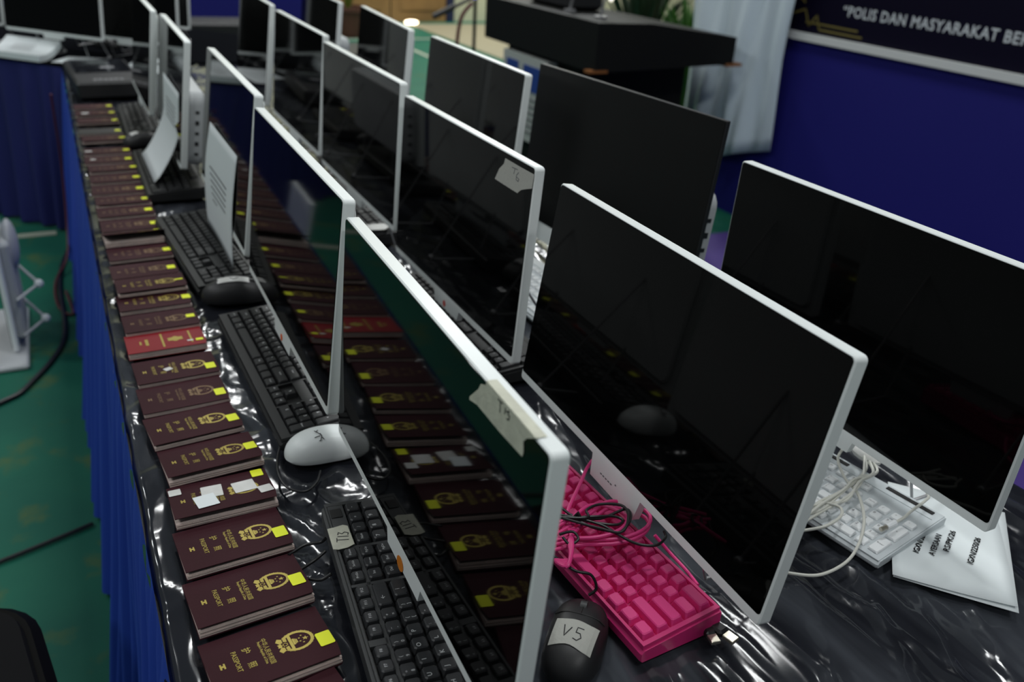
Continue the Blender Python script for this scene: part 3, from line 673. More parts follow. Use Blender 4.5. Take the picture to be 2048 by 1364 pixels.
def passport(label, x0, yfar, ang, near=.014, pages=.008, st=(.098, .028), cover='maroon', faint=False, extras=(), z=T, stc=None, red=False):
    """x0,yfar: world position of the corner at spine and bottom end; near: height of the raised fore-edge"""
    root = thing('passport', label, 'passport', (x0, yfar, z), ang, 'passports laid in a row along the table edge')
    # local frame: +x along the long side (bottom to top of cover), -y from spine to fore-edge
    b = MB(); b.prism([(0, -PW), (PL-.003, -PW), (PL, -PW+.003), (PL, 0), (0, 0)][::1], 0, .0009); obj('back_cover', b, cover, root)
    # page block: leaves fan open toward the fore-edge
    b = MB(); n = 7
    for k in range(n):
        za, zb = .0009+.0020*k/n, .0009+(pages-.0009)*k/n; zc, zd = .0009+.0020*(k+1)/n-.00005, .0009+(pages-.0009)*(k+1)/n-.00012
        e = -PW+.0012+.0009*math.sin(k*2.1+x0*900); s = .0008+.0004*math.sin(k*1.7)
        vs = [(s, -.001, za), (PL-s-.0008, -.001, za), (PL-s-.0008, e, zb), (s, e, zb), (s, -.001, zc), (PL-s-.0008, -.001, zc), (PL-s-.0008, e, zd), (s, e, zd)]
        b.add(vs, [(0, 1, 2, 3), (7, 6, 5, 4), (4, 5, 1, 0), (5, 6, 2, 1), (6, 7, 3, 2), (7, 4, 0, 3)])
    obj('page_block', b, 'page', root)
    # front cover: slightly bowed sheet springing up at the fore-edge
    b = MB(); prof = [(0, .0034), (-.018, .0034+(near-.0034)*.13), (-.045, .0034+(near-.0034)*.42), (-.070, .0034+(near-.0034)*.74), (-PW, near)]
    rows = []
    for t, (yy, zz) in enumerate(prof):
        xe = PL-.0028 if t == len(prof)-1 else PL
        rows.append([(0, yy, zz), (xe, yy, zz)])
    vs = []; th = .0009
    for r_ in rows: vs += [r_[0], r_[1], (r_[0][0], r_[0][1], r_[0][2]-th), (r_[1][0], r_[1][1], r_[1][2]-th)]
    fs = []
    for k in range(len(rows)-1):
        o = 4*k; fs += [(o, o+4, o+5, o+1), (o+2, o+3, o+7, o+6), (o, o+2, o+6, o+4), (o+1, o+5, o+7, o+3)]
    fs += [(0, 1, 3, 2), (4*(len(rows)-1), 4*(len(rows)-1)+2, 4*(len(rows)-1)+3, 4*(len(rows)-1)+1)]
    b.add(vs, fs); obj('front_cover', b, cover, root)
    py = [p[0] for p in prof][::-1]; pz = [p[1] for p in prof][::-1]
    def lay(mb, lift):
        q = MB(); q.f = list(mb.f)
        q.v = [(p[1], -p[0], float(np.interp(-p[0], py, pz))+lift+p[2]) for p in mb.v]
        return q
    e_, l_ = (EMB, LET) if not red else red_set()
    if cover != 'blackcover':
        obj('emblem', lay(e_, .00035), 'goldfaint' if faint else 'gold', root); obj('lettering', lay(l_, .00035), 'goldfaint' if faint else 'gold', root)
    if st:
        q = MB(); vv, uu, sw, sh = (*st, .0155, .0225) if len(st) == 2 else st
        q.prism(rrect(sh/2, sw/2, .0015, 2, uu, vv), 0, .0002)
        q.v = [(p[0], p[1], p[2]) for p in q.v]; obj('yellow_flag', lay(q, .0006), 'yellow', root)
    for nm, (px_, py_, w_, h_, r_, m_, lb) in extras:
        q = MB(); ca, sa = math.cos(r_), math.sin(r_); o = [(px_+ca*a-sa*c_, py_+sa*a+ca*c_) for a, c_ in rrect(w_/2, h_/2, .0012, 2)]; q.prism(o, 0, .00015)
        obj(nm, lay(q, .0009 if m_ == 'sticker' else .0012), m_, root, label=lb)
    return root
ORD = ['first', 'second', 'third', 'fourth', 'fifth', 'sixth', 'seventh', 'eighth', 'ninth', 'tenth', 'eleventh', 'twelfth', 'thirteenth', 'fourteenth', 'fifteenth', 'sixteenth', 'seventeenth', 'eighteenth', 'nineteenth', 'twentieth', 'twenty-first', 'twenty-second', 'twenty-third', 'twenty-fourth', 'twenty-fifth', 'twenty-sixth', 'twenty-seventh', 'twenty-eighth']
# (x0, yfar, angle, near height, pages, flag v offset from far edge...)
ST = (.1160, .0520)
PS = [(.0015, .0975, .075, .015, .009), (.000, .196, .060, .016, .011), (.002, .291, .050, .013, .007), (.007, .386, .010, .018, .008), (.006, .478, .065, .017, .008),
      (-.003, .571, .085, .011, .006), (-.003, .666, .040, .008, .006), (-.001, .757, .033, .009, .006), (-.003, .862, .010, .012, .010), (-.001, .948, .020, .010, .007),
      (-.002, 1.045, .02, .009, .006), (.001, 1.112, .02, .012, .006), (-.002, 1.205, .02, .009, .006), (.000, 1.310, .02, .008, .005), (-.002, 1.412, .03, .030, .011)]
FL = [(.1165, .0560), (.1140, .0545), (.1145, .0575), (.1130, .0105, .0150, .0185), (.1155, .0470), (.1150, .0560), (.1140, .0600), (.1130, .0600), (.1150, .0640, .012, .011), (.1130, .0430, .0145, .016),
      (.1190, .0500), (.1140, .0430, .0145, .007), (.1130, .0480), (.1160, .0450), (.1140, .0150, .0145, .008)]
EX = {3: [('white_label', (.0594, .1142, .020, .017, .1, 'sticker', 'small white paper label')), ('white_label', (.0397, .0909, .030, .028, .05, 'sticker', 'square white paper label')),
          ('white_label', (.0345, .0514, .032, .026, -.06, 'sticker', 'white label with grey print')), ('white_label', (.0575, .0410, .034, .026, .1, 'paper', 'white label with pink stamp marks')),
          ('white_label', (.0162, .0085, .016, .015, 0, 'sticker', 'small white paper label')), ('stamp_mark', (.0510, .0455, .0085, .0060, .5, 'pinkink', 'pink stamp mark')), ('stamp_mark', (.0590, .0395, .0070, .0075, .2, 'pinkink', 'pink stamp mark'))],
      7: [('white_label', (.047, .050, .011, .012, .4, 'sticker', 'torn white label scrap'))], 8: [('white_label', (.064, .100, .006, .010, 0, 'sticker', 'white label scrap'))]}
DESC = {0: 'maroon passport with yellow flag, nearest complete one of the row', 1: 'second maroon passport of the row, thick fanned pages and yellow flag', 2: 'third maroon passport of the row, beside the keyboard cable loops',
        3: 'fourth maroon passport of the row covered with white paper labels', 4: 'fifth maroon passport of the row, thick open page edges', 5: 'sixth maroon passport of the row, bright gold crest',
        6: 'seventh maroon passport of the row with faint worn gold print', 7: 'eighth maroon passport of the row with torn white scrap on its cover', 8: 'bright red passport among the maroon ones', 9: 'maroon passport lying directly beyond the bright red one',
        10: 'eleventh maroon passport, near half under the twelfth', 11: 'twelfth maroon passport with a narrow folded yellow flag', 14: 'fifteenth passport springing open with pale thick page edge'}
for i, (x0, yf, an, nr, pg) in enumerate(PS):
    lb = DESC.get(i, 'maroon passport, %s from the near end of the row' % ORD[i])
    zz = T+(.006 if i == 11 else 0)
    fl = FL[i]; passport(lb, x0, yf, an, nr, pg, st=(fl[0]-.0 if True else 0, fl[1])+tuple(fl[2:]), faint=i in (6, 9, 12, 13), cover='redcover' if i == 8 else 'maroon', red=i == 8, extras=EX.get(i, ()), z=zz)
yy = [1.500, 1.600, 1.692, 1.790, 1.890, 1.992, 2.090, 2.186, 2.335, 2.440, 2.590, 2.702, 2.816]
for k, yf in enumerate(yy):
    i = 15+k; ex = []
    if i == 21: ex = [('white_label', (.040, .022, .012, .014, 0, 'sticker', 'white paper label'))]
    if i == 22: ex = [('white_label', (.045, .012, .014, .018, 0, 'sticker', 'white paper label'))]
    if i == 26: ex = [('white_label', (.050, .030, .024, .022, 0, 'sticker', 'white paper label'))]
    blk = i == 24
    lb = 'black booklet between maroon passports near the far end of the row' if blk else 'maroon passport, %s from the near end of the row' % ORD[i]
    passport(lb, (.002*math.sin(i*2.3))-.001, yf, .02*math.sin(i*1.7), .007+.0015*(i % 3), .0042, st=(.1125, .048, .0165, .0245), faint=True, cover='blackcover' if blk else 'maroon', extras=ex)
passport('maroon passport cut off by the bottom edge, nearest of all', -.002, -.0035, .165, .010, .006, st=None, faint=True)

# ------------------------------------------------------------------ mice
def mouse(label, x, y, rz, m='black', L=.112, W=.062, Hh=.036, seam='well', patch=None, writing=None, z=T, wheel=True, group=None, slot=False):
    root = thing('computer_mouse', label, 'mouse', (x, y, z), rz, group)      # local +x is the cable end
    n, k = 40, 14; rings = []
    b = MB(); vs = []; fs = []
    def P(a, e):            # a: azimuth, e: 0 (rim) .. 1 (top)
        ca, sa = math.cos(a), math.sin(a); r_ = math.cos(e*PI/2)**.62
        wx = L/2*(abs(ca)**.82)*math.copysign(1, ca); wy = W/2*(abs(sa)**.86)*math.copysign(1, sa)
        X = wx*r_; Y = wy*r_*(1-.08*(1-abs(ca))*1)
        hz = Hh*math.sin(e*PI/2)**.9*(1-.30*max(0, X/(L/2))**1.6-.10*max(0, -X/(L/2))**2); return (X, Y, .004+hz*.9)
    base = [P(2*PI*i/n, 0) for i in range(n)]
    vs += [(p[0]*.94, p[1]*.94, 0) for p in base]
    for j in range(k): vs += [P(2*PI*i/n, j/k) for i in range(n)]
    vs.append(P(0, 1)); top = len(vs)-1
    for j in range(k):
        for i in range(n): q = (i+1) % n; fs.append((j*n+i, j*n+q, (j+1)*n+q, (j+1)*n+i))
    for i in range(n): fs.append((k*n+i, k*n+(i+1) % n, top))
    fs.append(tuple(range(n-1, -1, -1))); b.add(vs, fs); obj('shell', b.mesh('shell', True), m, root)
    def zsurf(X, Y):
        X_, Y_ = abs(X)/(L/2), abs(Y)/(W/2); r_ = min(.999, (X_**2.2+Y_**2.2)**(1/2.2)); e = math.acos(r_**(1/.62))/(PI/2)
        return .004+.9*Hh*math.sin(e*PI/2)**.9*(1-.30*max(0, X/(L/2))**1.6-.10*max(0, -X/(L/2))**2)
    q = MB()
    if slot: q.tube([(-.022+.058*k/8, .0215-.003*((k-4)/4)**2, zsurf(-.022+.058*k/8, .0215-.003*((k-4)/4)**2)-.0004) for k in range(9)], .0014, 6); seam = 'well'
    else: q.tube([(L*f, 0, zsurf(L*f, 0)+.0001) for f in (.10, .18, .26, .34, .42)], .0006, 5)
    if not slot: q.tube([(L*.10, W*f, zsurf(L*.10, W*f)+.0001) for f in (-.40, -.3, -.2, -.1, 0, .1, .2, .3, .40)], .0006, 5)
    obj('button_seam', q, seam, root)
    if wheel:
        q = MB(); xx = L*.25; zz = zsurf(xx, 0)-.004
        q.tube([(xx, -.0035, zz), (xx, .0035, zz)], .0075, 16); obj('scroll_wheel', q.mesh('scroll_wheel', True), 'case', root)
    def drape(mb, lift):
        r = MB(); r.f = mb.f; r.v = [(p[0], p[1], zsurf(p[0], p[1])+lift) for p in mb.v]; return r
    if patch:
        pm, poly = patch; NX = 10; q = MB(); (x0, y0), (x1, y1), (x2, y2), (x3, y3) = poly; rows = []
        for i in range(NX+1):
            s = i/NX; row = []
            for j in range(NX+1):
                t = j/NX; jag = .0012*math.sin(9*t+3)*(1 if i in (0, NX) else 0)
                row.append(((1-s)*((1-t)*x0+t*x3)+s*((1-t)*x1+t*x2)+jag, (1-s)*((1-t)*y0+t*y3)+s*((1-t)*y1+t*y2), 0))
            rows.append(row)
        q.grid(rows); pt = obj('paper_label', drape(q, .0012), pm, root, label='paper label')
    if writing:
        q = MB()
        for pl in writing[1]:
            dense = [pl[0]]
            for a, c_ in zip(pl[:-1], pl[1:]):
                for s in range(1, 5): dense.append((a[0]+(c_[0]-a[0])*s/4, a[1]+(c_[1]-a[1])*s/4))
            q.tube([(p[0], p[1], zsurf(*p)+.0014) for p in dense], .0006, 5)
        obj('writing', q, 'ink', root, label='handwritten '+writing[0])
    return root
MG = None
def V5(s, ox, oy, rot):
    pl = [[(-.010, .006), (-.007, -.006), (-.003, .005)], [(.008, .007), (.002, .007), (.002, .001), (.006, .001), (.008, -.003), (.005, -.007), (.001, -.006)]]
    ca, sa = math.cos(rot), math.sin(rot); return [[(ox+s*(ca*a-sa*c), oy+s*(sa*a+ca*c)) for a, c in p] for p in pl]
mouse('black mouse with V5 paper label beside the pink keyboard', .362, -.056, math.radians(47), 'black', .120, .068, .036, patch=('tapedark', [(-.036, -.021), (-.002, -.024), (.000, .022), (-.032, .024)]), writing=('V5', V5(1.15, -.018, .001, -PI/2-.1)))
WM = [[(-.0165, -.0004), (-.0148, -.0033), (-.0119, -.0002)], [(-.0145, -.0037), (-.0115, -.0091), (-.0089, -.0135)], [(-.0189, -.0142), (-.0147, -.0136), (-.0111, -.0134)], [(-.0101, -.0087), (-.0094, -.0150), (-.0122, -.0207), (-.0141, -.0200)], [(-.0098, -.0156), (-.0073, -.0198)]]
mouse('white mouse marked V16 at the lower left corner of nearest screen', .222, .398, math.radians(-3), 'white', .118, .062, .037, seam='greylegend', wheel=False, slot=True,
      writing=('V16', WM))
mouse('black mouse with white label between two black keyboards', .205, .972, math.radians(-8), 'black', .125, .066, .040, patch=('sticker', [(-.030, -.012), (.028, -.012), (.028, .016), (-.030, .014)]), writing=('mark', [[(-.008, .006), (.0, -.004), (.008, .006)]]))
mouse('black mouse with small white label near far end of passports', .165, 2.215, math.radians(20), 'black', .115, .064, .038, patch=('sticker', [(-.035, -.012), (-.012, -.012), (-.012, .012), (-.035, .012)]))
mouse('black mouse with white spot on the corner table', .205, 4.16, math.radians(-45), 'black', .115, .066, .040, patch=('sticker', [(.01, -.012), (.034, -.010), (.034, .010), (.01, .012)]))

# ------------------------------------------------------------------ papers
def sheet_from_rows(name, rows, label, m='paper', lines=None, cat='paper', parts=None):
    b = MB(); b.grid(rows); me = b.mesh(name, True)
    if lines is None:
        o = obj(name, me, m); tag(o, label, cat); o.modifiers.new('thickness', 'SOLIDIFY').thickness = .0006; return o
    root = thing(name, label, cat, (0, 0, 0))
    o = obj('sheet', me, m, root); o.modifiers.new('thickness', 'SOLIDIFY').thickness = .0006
    R, C = len(rows), len(rows[0]); A = np.array(rows)
    q = MB()
    def at(s, t):
        i = min(int(s*(R-1)), R-2); j = min(int(t*(C-1)), C-2); a, c_ = s*(R-1)-i, t*(C-1)-j
        return Vector(A[i, j]*(1-a)*(1-c_)+A[i+1, j]*a*(1-c_)+A[i, j+1]*(1-a)*c_+A[i+1, j+1]*a*c_)
    for (s, t0, t1, h) in lines[0]:
        n = 14
        for k in range(n):
            ta, tb_ = t0+(t1-t0)*k/n, t0+(t1-t0)*(k+.78)/n
            off = Vector(lines[1]); q.add([tuple(at(s, ta)+off), tuple(at(s, tb_)+off), tuple(at(s+h, tb_)+off), tuple(at(s+h, ta)+off)], [(0, 1, 2, 3)])
    obj('printed_lines', q, 'greyink', root)
    return root
# sheet leaning on the third screen
rows = []
for i in range(13):
    s = i/12; h = .253-.225*s
    row = []
    for j in range(13):
        t = j/12; yy_ = 1.353-.300*t
        xx = .2445-.020*s-.010*math.sin(PI*s)*(1-.3*t)-.006*s*s
        row.append((xx, yy_-.03*s*(.5-t)*.2, T+h+.006*math.sin(3*t)*(s)))
    rows.append(row)
sheet_from_rows('paper_sheet', rows, 'white printed sheet leaning upright on the third passport-row screen', lines=([(.36+.055*k, .18+.03*k, (.80 if k < 5 else .5), .016) for k in range(6)], (-.0012, 0, 0)))
rows = []
for i in range(13):
    s = i/12; row = []
    for j in range(11):
        t = j/10; yy_ = 1.985-.295*t
        h = .255-.225*min(1, s*1.02); xx = .222-.020*s-.070*max(0, s-.42)**1.5*1.9
        row.append((xx, yy_-.03*(1-s), T+h))
    rows.append(row)
sheet_from_rows('paper_sheet', rows, 'white printed sheet curling off fourth passport-row screen onto its keyboard', lines=([(.22+.05*k, .2, .8, .014) for k in range(5)], (-.0012, 0, 0)))
# folded sheet at right under the white keyboard
b = MB()
pr = thing('folded_paper', 'folded white sheet with printed lines under the white keyboard corner', 'paper', (.866, -.214, T), math.atan2(.0995, -.0938))
for nm, rz, dz, dx in (('upper_leaf', 0, .0035, 0), ('lower_leaf', -.055, .0008, .006)):
    rows = []
    for i in range(11):
        row = []
        for j in range(9):
            a, c = .137*i/10-dx*.3, -.210*j/8+dx
            row.append((a, c, dz+.0050*(i/10-.5)**2*(1 if dz > .001 else .3)+.0016*math.sin(j*.5)*(dz > .001)))
        rows.append(row)
    q = MB(); q.grid(rows); o = obj(nm, q.mesh(nm, True), 'paper', pr, (0, 0, 0), (0, 0, rz)); o.modifiers.new('thickness', 'SOLIDIFY').thickness = .0005
for k, (s, x_, y_) in enumerate((('IGXN/SEK/26', .101, -.085), ('AYERSAAN', .084, -.082), ('RS/PK/26', .066, -.098), ('IGXN/2250/26', .038, -.090))):
    tb = MB()
    for ox in (-.00035, 0, .00035): put_text(tb, s, x_+ox, y_+ox*.5, .0098, rot=-PI/2-.25, width=.062 if len(s) > 8 else .050)
    obj('printed_line', tb, 'ink', pr, (0, 0, .0062))
# papers on the corner table
def flat_paper(label, c, rz, w_, d_, n=1, curl=.0, name='paper_sheet'):
    rows = []
    for i in range(9):
        row = []
        for j in range(9):
            a, e = (i/8-.5)*w_, (j/8-.5)*d_; row.append((c[0]+math.cos(rz)*a-math.sin(rz)*e, c[1]+math.sin(rz)*a+math.cos(rz)*e, T+c[2]+curl*((j/8)**2)+n*.0))
        rows.append(row)
    return sheet_from_rows(name, rows, label, lines=([(.3, .25, .7, .02)], (0, 0, .0012)))
def paper_stack(label, c, rz, w_, d_, th, curl):
    root = thing('paper_stack', label, 'paper', (c[0], c[1], T+c[2]), rz); rows = []; n = 10
    b = MB(); P = [[(w_*(k-.5), d_*(i/n-.5), curl*max(0, i/n-.25)**1.6+dz) for k in (0, 1)] for dz in (0, th) for i in range(n+1)]
    vs = [v for r in P for v in r]; m = 2*(n+1); fs = []
    for i in range(n):
        o = 2*i; fs += [(o, o+2, o+3, o+1), (m+o, m+o+1, m+o+3, m+o+2), (o, m+o, m+o+2, o+2), (o+1, o+3, m+o+3, m+o+1)]
    fs += [(0, 1, m+1, m), (2*n, m+2*n, m+2*n+1, 2*n+1)]; b.add(vs, fs); obj('sheets', b, 'paper', root)
    q = MB()
    for k in range(5):
        f = .42+.07*k; z_ = curl*max(0, f-.25)**1.6+th+.0016; q.add([(-.07, d_*(f-.5), z_), (.05, d_*(f-.5), z_), (.05, d_*(f-.487), z_+.001), (-.07, d_*(f-.487), z_+.001)], [(0, 1, 2, 3)])
    obj('printed_lines', q, 'greylegend', root)
    return root
paper_stack('thick curled stack of white paper on the left corner table', (-.150, 3.895, .001), -.80, .30, .13, .026, .075)
flat_paper('white sheet lying at the corner table edge beside the black case', (.075, 3.755, .003), -.5, .20, .16)
flat_paper('white sheet lying curled beyond the farthest passport-row screen', (.335, 3.50, .004), -.75, .24, .15, curl=.03)

# ------------------------------------------------------------------ cables and plugs
def cable(label, pts, r, m, n=8, name='cable', cat='cable', closed=False):
    b = MB(); b.tube([(p[0], p[1], p[2]+T) for p in spline(pts, n)], r, 8); return tag(obj(name, b.mesh(name, True), m), label, cat)
# pink keyboard lead, gathered into loops
pc = thing('cable_bundle', 'pink keyboard cable gathered in loops on the hot pink keyboard', 'cable', (0, 0, T))
def strand(root, pts, r, m, name='strand'):
    b = MB(); b.tube(spline(pts, 7), r, 8); return obj(name, b.mesh(name, True), m, root)
zz = .052
strand(pc, [(.5230, .1823, .045), (.500, .160, zz), (.4757, .1351, zz), (.4400, .100, zz), (.41, .065, zz)], .0024, 'cable_p')
for dx, dy, dz, sc in ((0, 0, 0, 1), (-.010, .004, .003, .85), (.004, -.006, -.003, .93)):
    base = [(.3856, .0560), (.4452, .0717), (.4833, .0875), (.5063, .0835), (.5238, .0601), (.5155, .0374), (.491, .0226), (.4577, .0248), (.4177, .0433), (.3820, .0480)]
    strand(pc, [(.385+(x-.385)*sc+dx, .052+(y-.052)*sc+dy, zz+dz+.003*math.sin(i*1.3)) for i, (x, y) in enumerate(base)], .0024, 'cable_p')
for k in range(5):
    a = .0055*k; strand(pc, [(.425-.002*k, .058+.001*k, zz), (.405, .040-a*.3, zz+.004), (.392-.002*k, .016-a*.4, zz), (.380, .028-a*.2, .045)], .0024, 'cable_p')
bc = thing('cable_bundle', 'black mouse cable tied in loops on the hot pink keyboard', 'cable', (0, 0, T)); zz = .059
for dz, l in ((0, [(.3800, .110), (.4177, .0969), (.4304, .0740), (.4581, .0595), (.494, .0601), (.4889, .0416), (.4676, .0306), (.4428, .0458), (.4194, .0756), (.385, .100)]),
              (.003, [(.384, .090), (.4367, .0603), (.4480, .0750), (.4700, .0800), (.4910, .0650), (.4870, .0440), (.4656, .0250), (.4434, .0420), (.3980, .086)]),
              (.001, [(.385, .098), (.4200, .0740), (.4500, .0480), (.4597, .029), (.469, .0013), (.4878, -.0113), (.5089, -.0013), (.5140, .0085)]),
              (-.001, [(.430, .072), (.4520, .062), (.4760, .0560), (.4820, .0470), (.4690, .0400), (.4500, .050), (.4300, .072)])):
    strand(bc, [(x, y, zz+dz+.002*math.sin(i*1.7)) for i, (x, y) in enumerate(l)], .0017, 'cable_b')
b = MB(); b.tube([(.4290, .0735, zz-.004), (.4330, .0700, zz+.006), (.4360, .0660, zz-.003)], .0028, 8); obj('cable_tie', b, 'cable_b', bc)
strand(bc, [(.398, .052, .058), (.412, .046, .062), (.414, .036, .058), (.402, .034, .056), (.398, .044, .060)], .0016, 'cable_b')
strand(bc, [(.376, .050, .052), (.3814, .0324, .047), (.3921, .0048, .045), (.408, -.005, .041), (.4125, -.0120, .026), (.4040, -.0110, .018)], .0017, 'cable_b')
# dark red lead running behind the pink keyboard
cable('dark pink cable running along the back of the pink keyboard', [(.5240, .0350, .030), (.537, .020, .012), (.543, -.008, .004), (.540, -.035, .004)], .0022, 'cable_p', name='cable')
wc = thing('cable_bundle', 'cream cable in loose loops on the white keyboard', 'cable', (0, 0, T))
strand(wc, [(.640, -.045, .004), (.6591, -.0640, .004), (.6877, -.0806, .006), (.7286, -.0804, .012), (.7597, -.0683, .024), (.7946, -.0404, .030), (.8241, -.0014, .032), (.8344, .0307, .032), (.8600, .0700, .034), (.9016, .0962, .034), (.905, .125, .030)], .0020, 'cable_w')
strand(wc, [(.680, -.005, .010), (.7094, -.0158, .016), (.7372, -.0306, .026), (.7653, -.0282, .031), (.7787, -.0149, .032), (.7681, .0007, .032), (.7541, .0042, .030), (.715, .010, .024)], .0020, 'cable_w')
rw = random.Random(4)
for k in range(6):
    j = lambda a_: rw.uniform(-a_, a_)
    strand(wc, [(.905+j(.006), .072+j(.012), .036+j(.003)), (.880+j(.006), .032+j(.014), .037+j(.004)), (.8400+j(.008), .012+j(.012), .037+j(.004)), (.8000+j(.008), .004+j(.010), .034+j(.003)), (.7583+j(.006), .001+j(.008), .030+j(.003)), (.715+j(.008), -.006+j(.012), .022)], .0019, 'cable_w')
strand(wc, [(.916, -.030, .034), (.9080, -.0440, .034), (.8944, -.0492, .033), (.8600, -.0570, .032), (.8426, -.0617, .031), (.824, -.0640, .030)], .0020, 'cable_w')
b = MB(); b.tube([(.824, -.0640, .030), (.808, -.0648, .0285)], .0042, 10); pg = obj('plug', b, 'white2', wc); b = MB(); b.tube([(.808, -.0648, .0285), (.7985, -.0645, .0275)], .0030, 8); obj('plug_tip', b, 'metal', pg)
b = MB(); b.ball((.903, .060, .036), .012, 12, 7, (1.2, 2.2, .7)); obj('cable_knot', b.mesh('cable_knot', True), 'sticker', wc)
b = MB(); b.xf = Matrix.Translation((.5135, -.103, T+.006)) @ Matrix.Rotation(math.radians(-78), 4, 'Z')
pl = thing('usb_plug', 'black usb plug with bare metal end lying on plastic near pink keyboard', 'plug', (.5180, -.1080, T), math.radians(-76))
b = MB(); b.bbox((-.012, 0, .006), (.028, .015, .010), .0025); obj('plug_body', b, 'cable_b', pl)
b = MB(); b.bbox((.0095, 0, .006), (.014, .012, .0048), .0006); obj('plug_shell', b, 'metal', pl)
b = MB(); b.tube(spline([(-.026, 0, .006), (-.040, .004, .005), (-.055, .014, .004), (-.075, .030, .003)], 5), .0022, 8); obj('plug_cable', b.mesh('plug_cable', True), 'cable_b', pl)
pl2 = thing('usb_plug', 'small black usb plug tucked beside the pink keyboard corner', 'plug', (.5040, -.1040, T), math.radians(-100))
b = MB(); b.bbox((-.008, 0, .005), (.02, .012, .009), .002); obj('plug_body', b, 'cable_b', pl2); b = MB(); b.bbox((.007, 0, .005), (.012, .011, .0045), .0006); obj('plug_shell', b, 'metal', pl2)
kb = thing('keyboard_cable', 'black keyboard cable looping out toward the third passport', 'cable', (0, 0, T))
for l in ([(.120, .1990, .004), (.1254, .2033, .003), (.1422, .2109, .003), (.1600, .2075, .004), (.166, .205, .010)], [(.118, .1640, .003), (.1259, .1701, .003), (.1461, .1802, .003), (.160, .1831, .010)], [(.118, .1600, .003), (.1253, .1568, .003), (.1424, .1451, .003), (.155, .1424, .010)]):
    strand(kb, l, .0020, 'cable_b')
cable('thin black cable curving round the front of the white mouse', [(.175, .444, .010), (.1584, .4168, .003), (.1469, .3699, .003), (.1505, .3319, .003), (.1692, .3149, .003), (.1881, .3286, .003), (.200, .352, .003)], .0017, 'cable_b')
cable('long black cable snaking over the green floor at left', [(-.085, 3.55, -.742), (-.14, 3.25, -.742), (-.156, 2.977, -.742), (-.158, 2.505, -.742), (-.266, 2.201, -.742), (-.348, 2.106, -.742), (-.60, 1.95, -.742)], .008, 'cable_b', name='floor_cable')
cable('short stretch of black cable on the floor emerging from blue skirt', [(-.80, 1.22, -.742), (-.50, 1.27, -.742), (-.334, 1.317, -.742), (-.228, 1.351, -.742), (-.13, 1.385, -.742)], .005, 'cable_b', name='floor_cable')
cable('thin dark red cable curling by the blue skirt at left', [(-.068, 3.3, -.05), (-.075, 3.40, -.35), (-.095, 3.35, -.60), (-.115, 3.22, -.70), (-.170, 3.05, -.742), (-.165, 2.8, -.742), (-.120, 2.72, -.742), (-.135, 2.95, -.742)], .0045, 'cable_r', name='floor_cable')

# ------------------------------------------------------------------ far end of the table
bx_ = thing('black_case', 'flat black case wrapped in clear plastic at the far end of the passports', 'case', (.125, 3.17, T), .06)
b = MB(); b.bbox((0, 0, .030), (.235, .50, .060), .008); obj('case_body', b.mesh('case_body'), 'black', bx_)
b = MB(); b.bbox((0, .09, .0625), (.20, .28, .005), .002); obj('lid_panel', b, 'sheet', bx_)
b = MB()
for k in range(6): b.box((-.05+.018*k, -.20+.004*math.sin(k*2), .0605), (.011, .022, .0006))
obj('faded_print', b, 'greylegend', bx_)
b = MB(); b.box((.02, .03, .0653), (.05, .03, .0006)); obj('faded_label', b, 'greylegend', bx_)

# ------------------------------------------------------------------ floor things on the left
fl = thing('all_in_one_computer', 'grey-white computer standing on end on the floor at left', 'computer', (-.300, 2.42, 0), 0)
b = MB(); b.bbox((0, .15, .275), (.018, .31, .54), .005); obj('casing', b, 'white', fl)
b = MB(); b.bbox((-.0100, .15, .275), (.0015, .300, .52), .0005); obj('screen', b, 'screen', fl)
b = MB(); b.bbox((.022, .16, .20), (.030, .24, .34), .008); hs = obj('rear_housing', b, 'greywhite', fl)
b = MB(); b.ball((.036, .16, .33), .085, 18, 9, (.30, 1, 1)); obj('hinge_disc', b.mesh('hinge_disc', True), 'greywhite', fl)
for zc in (.20, .07):
    q = MB(); e = (.100, .10, zc); q.tube([(.030, .20, zc+.055), e], .005, 8); q.tube([(.030, .02, zc-.02), e], .005, 8); lg = obj('support_leg', q, 'greywhite', fl)
    q = MB(); q.ball(e, .015); obj('ball_foot', q.mesh('ball_foot', True), 'white', lg)
bs = thing('plastic_tray', 'pale grey flat plastic base on the floor under upended computer', 'tray', (-.335, 2.42, 0), .0)
b = MB(); b.bbox((-.06, .15, .010), (.26, .50, .020), .006); obj('tray_plate', b, 'greywhite', bs); fl.location.z = .021
b = MB(); b.bbox((-.06, .15, .023), (.10, .40, .006), .003); 
ch = thing('chair', 'black padded chair with rounded seat at the lower left corner', 'chair', (-.388, .41, 0), .16)
b = MB(); b.stack([(rrect(.205, .215, .09, 6), .385), (rrect(.222, .232, .10, 6), .400), (rrect(.222, .232, .10, 6), .415), (rrect(.208, .218, .09, 6), .428)]); obj('seat_rim', b.mesh('seat_rim', True), 'rim', ch)
b = MB(); b.stack([(rrect(.200, .210, .085, 6), .428), (rrect(.195, .205, .08, 6), .440), (rrect(.16, .17, .07, 6), .446)]); obj('seat_pad', b.mesh('seat_pad', True), 'chair', ch)
for sx in (-1, 1):
    for sy_ in (-1, 1):
        q = MB(); q.tube([(sx*.15, sy_*.16, .386), (sx*.19, sy_*.20, 0)], .011, 10); obj('leg', q, 'rim', ch)
b = MB(); b.bbox((-.235, 0, .64), (.035, .40, .36), .012); obj('backrest', b, 'chair', ch)
for sy_ in (-1, 1): q = MB(); q.tube([(-.20, sy_*.15, .40), (-.235, sy_*.15, .50)], .010, 8); obj('back_support', q, 'rim', ch)

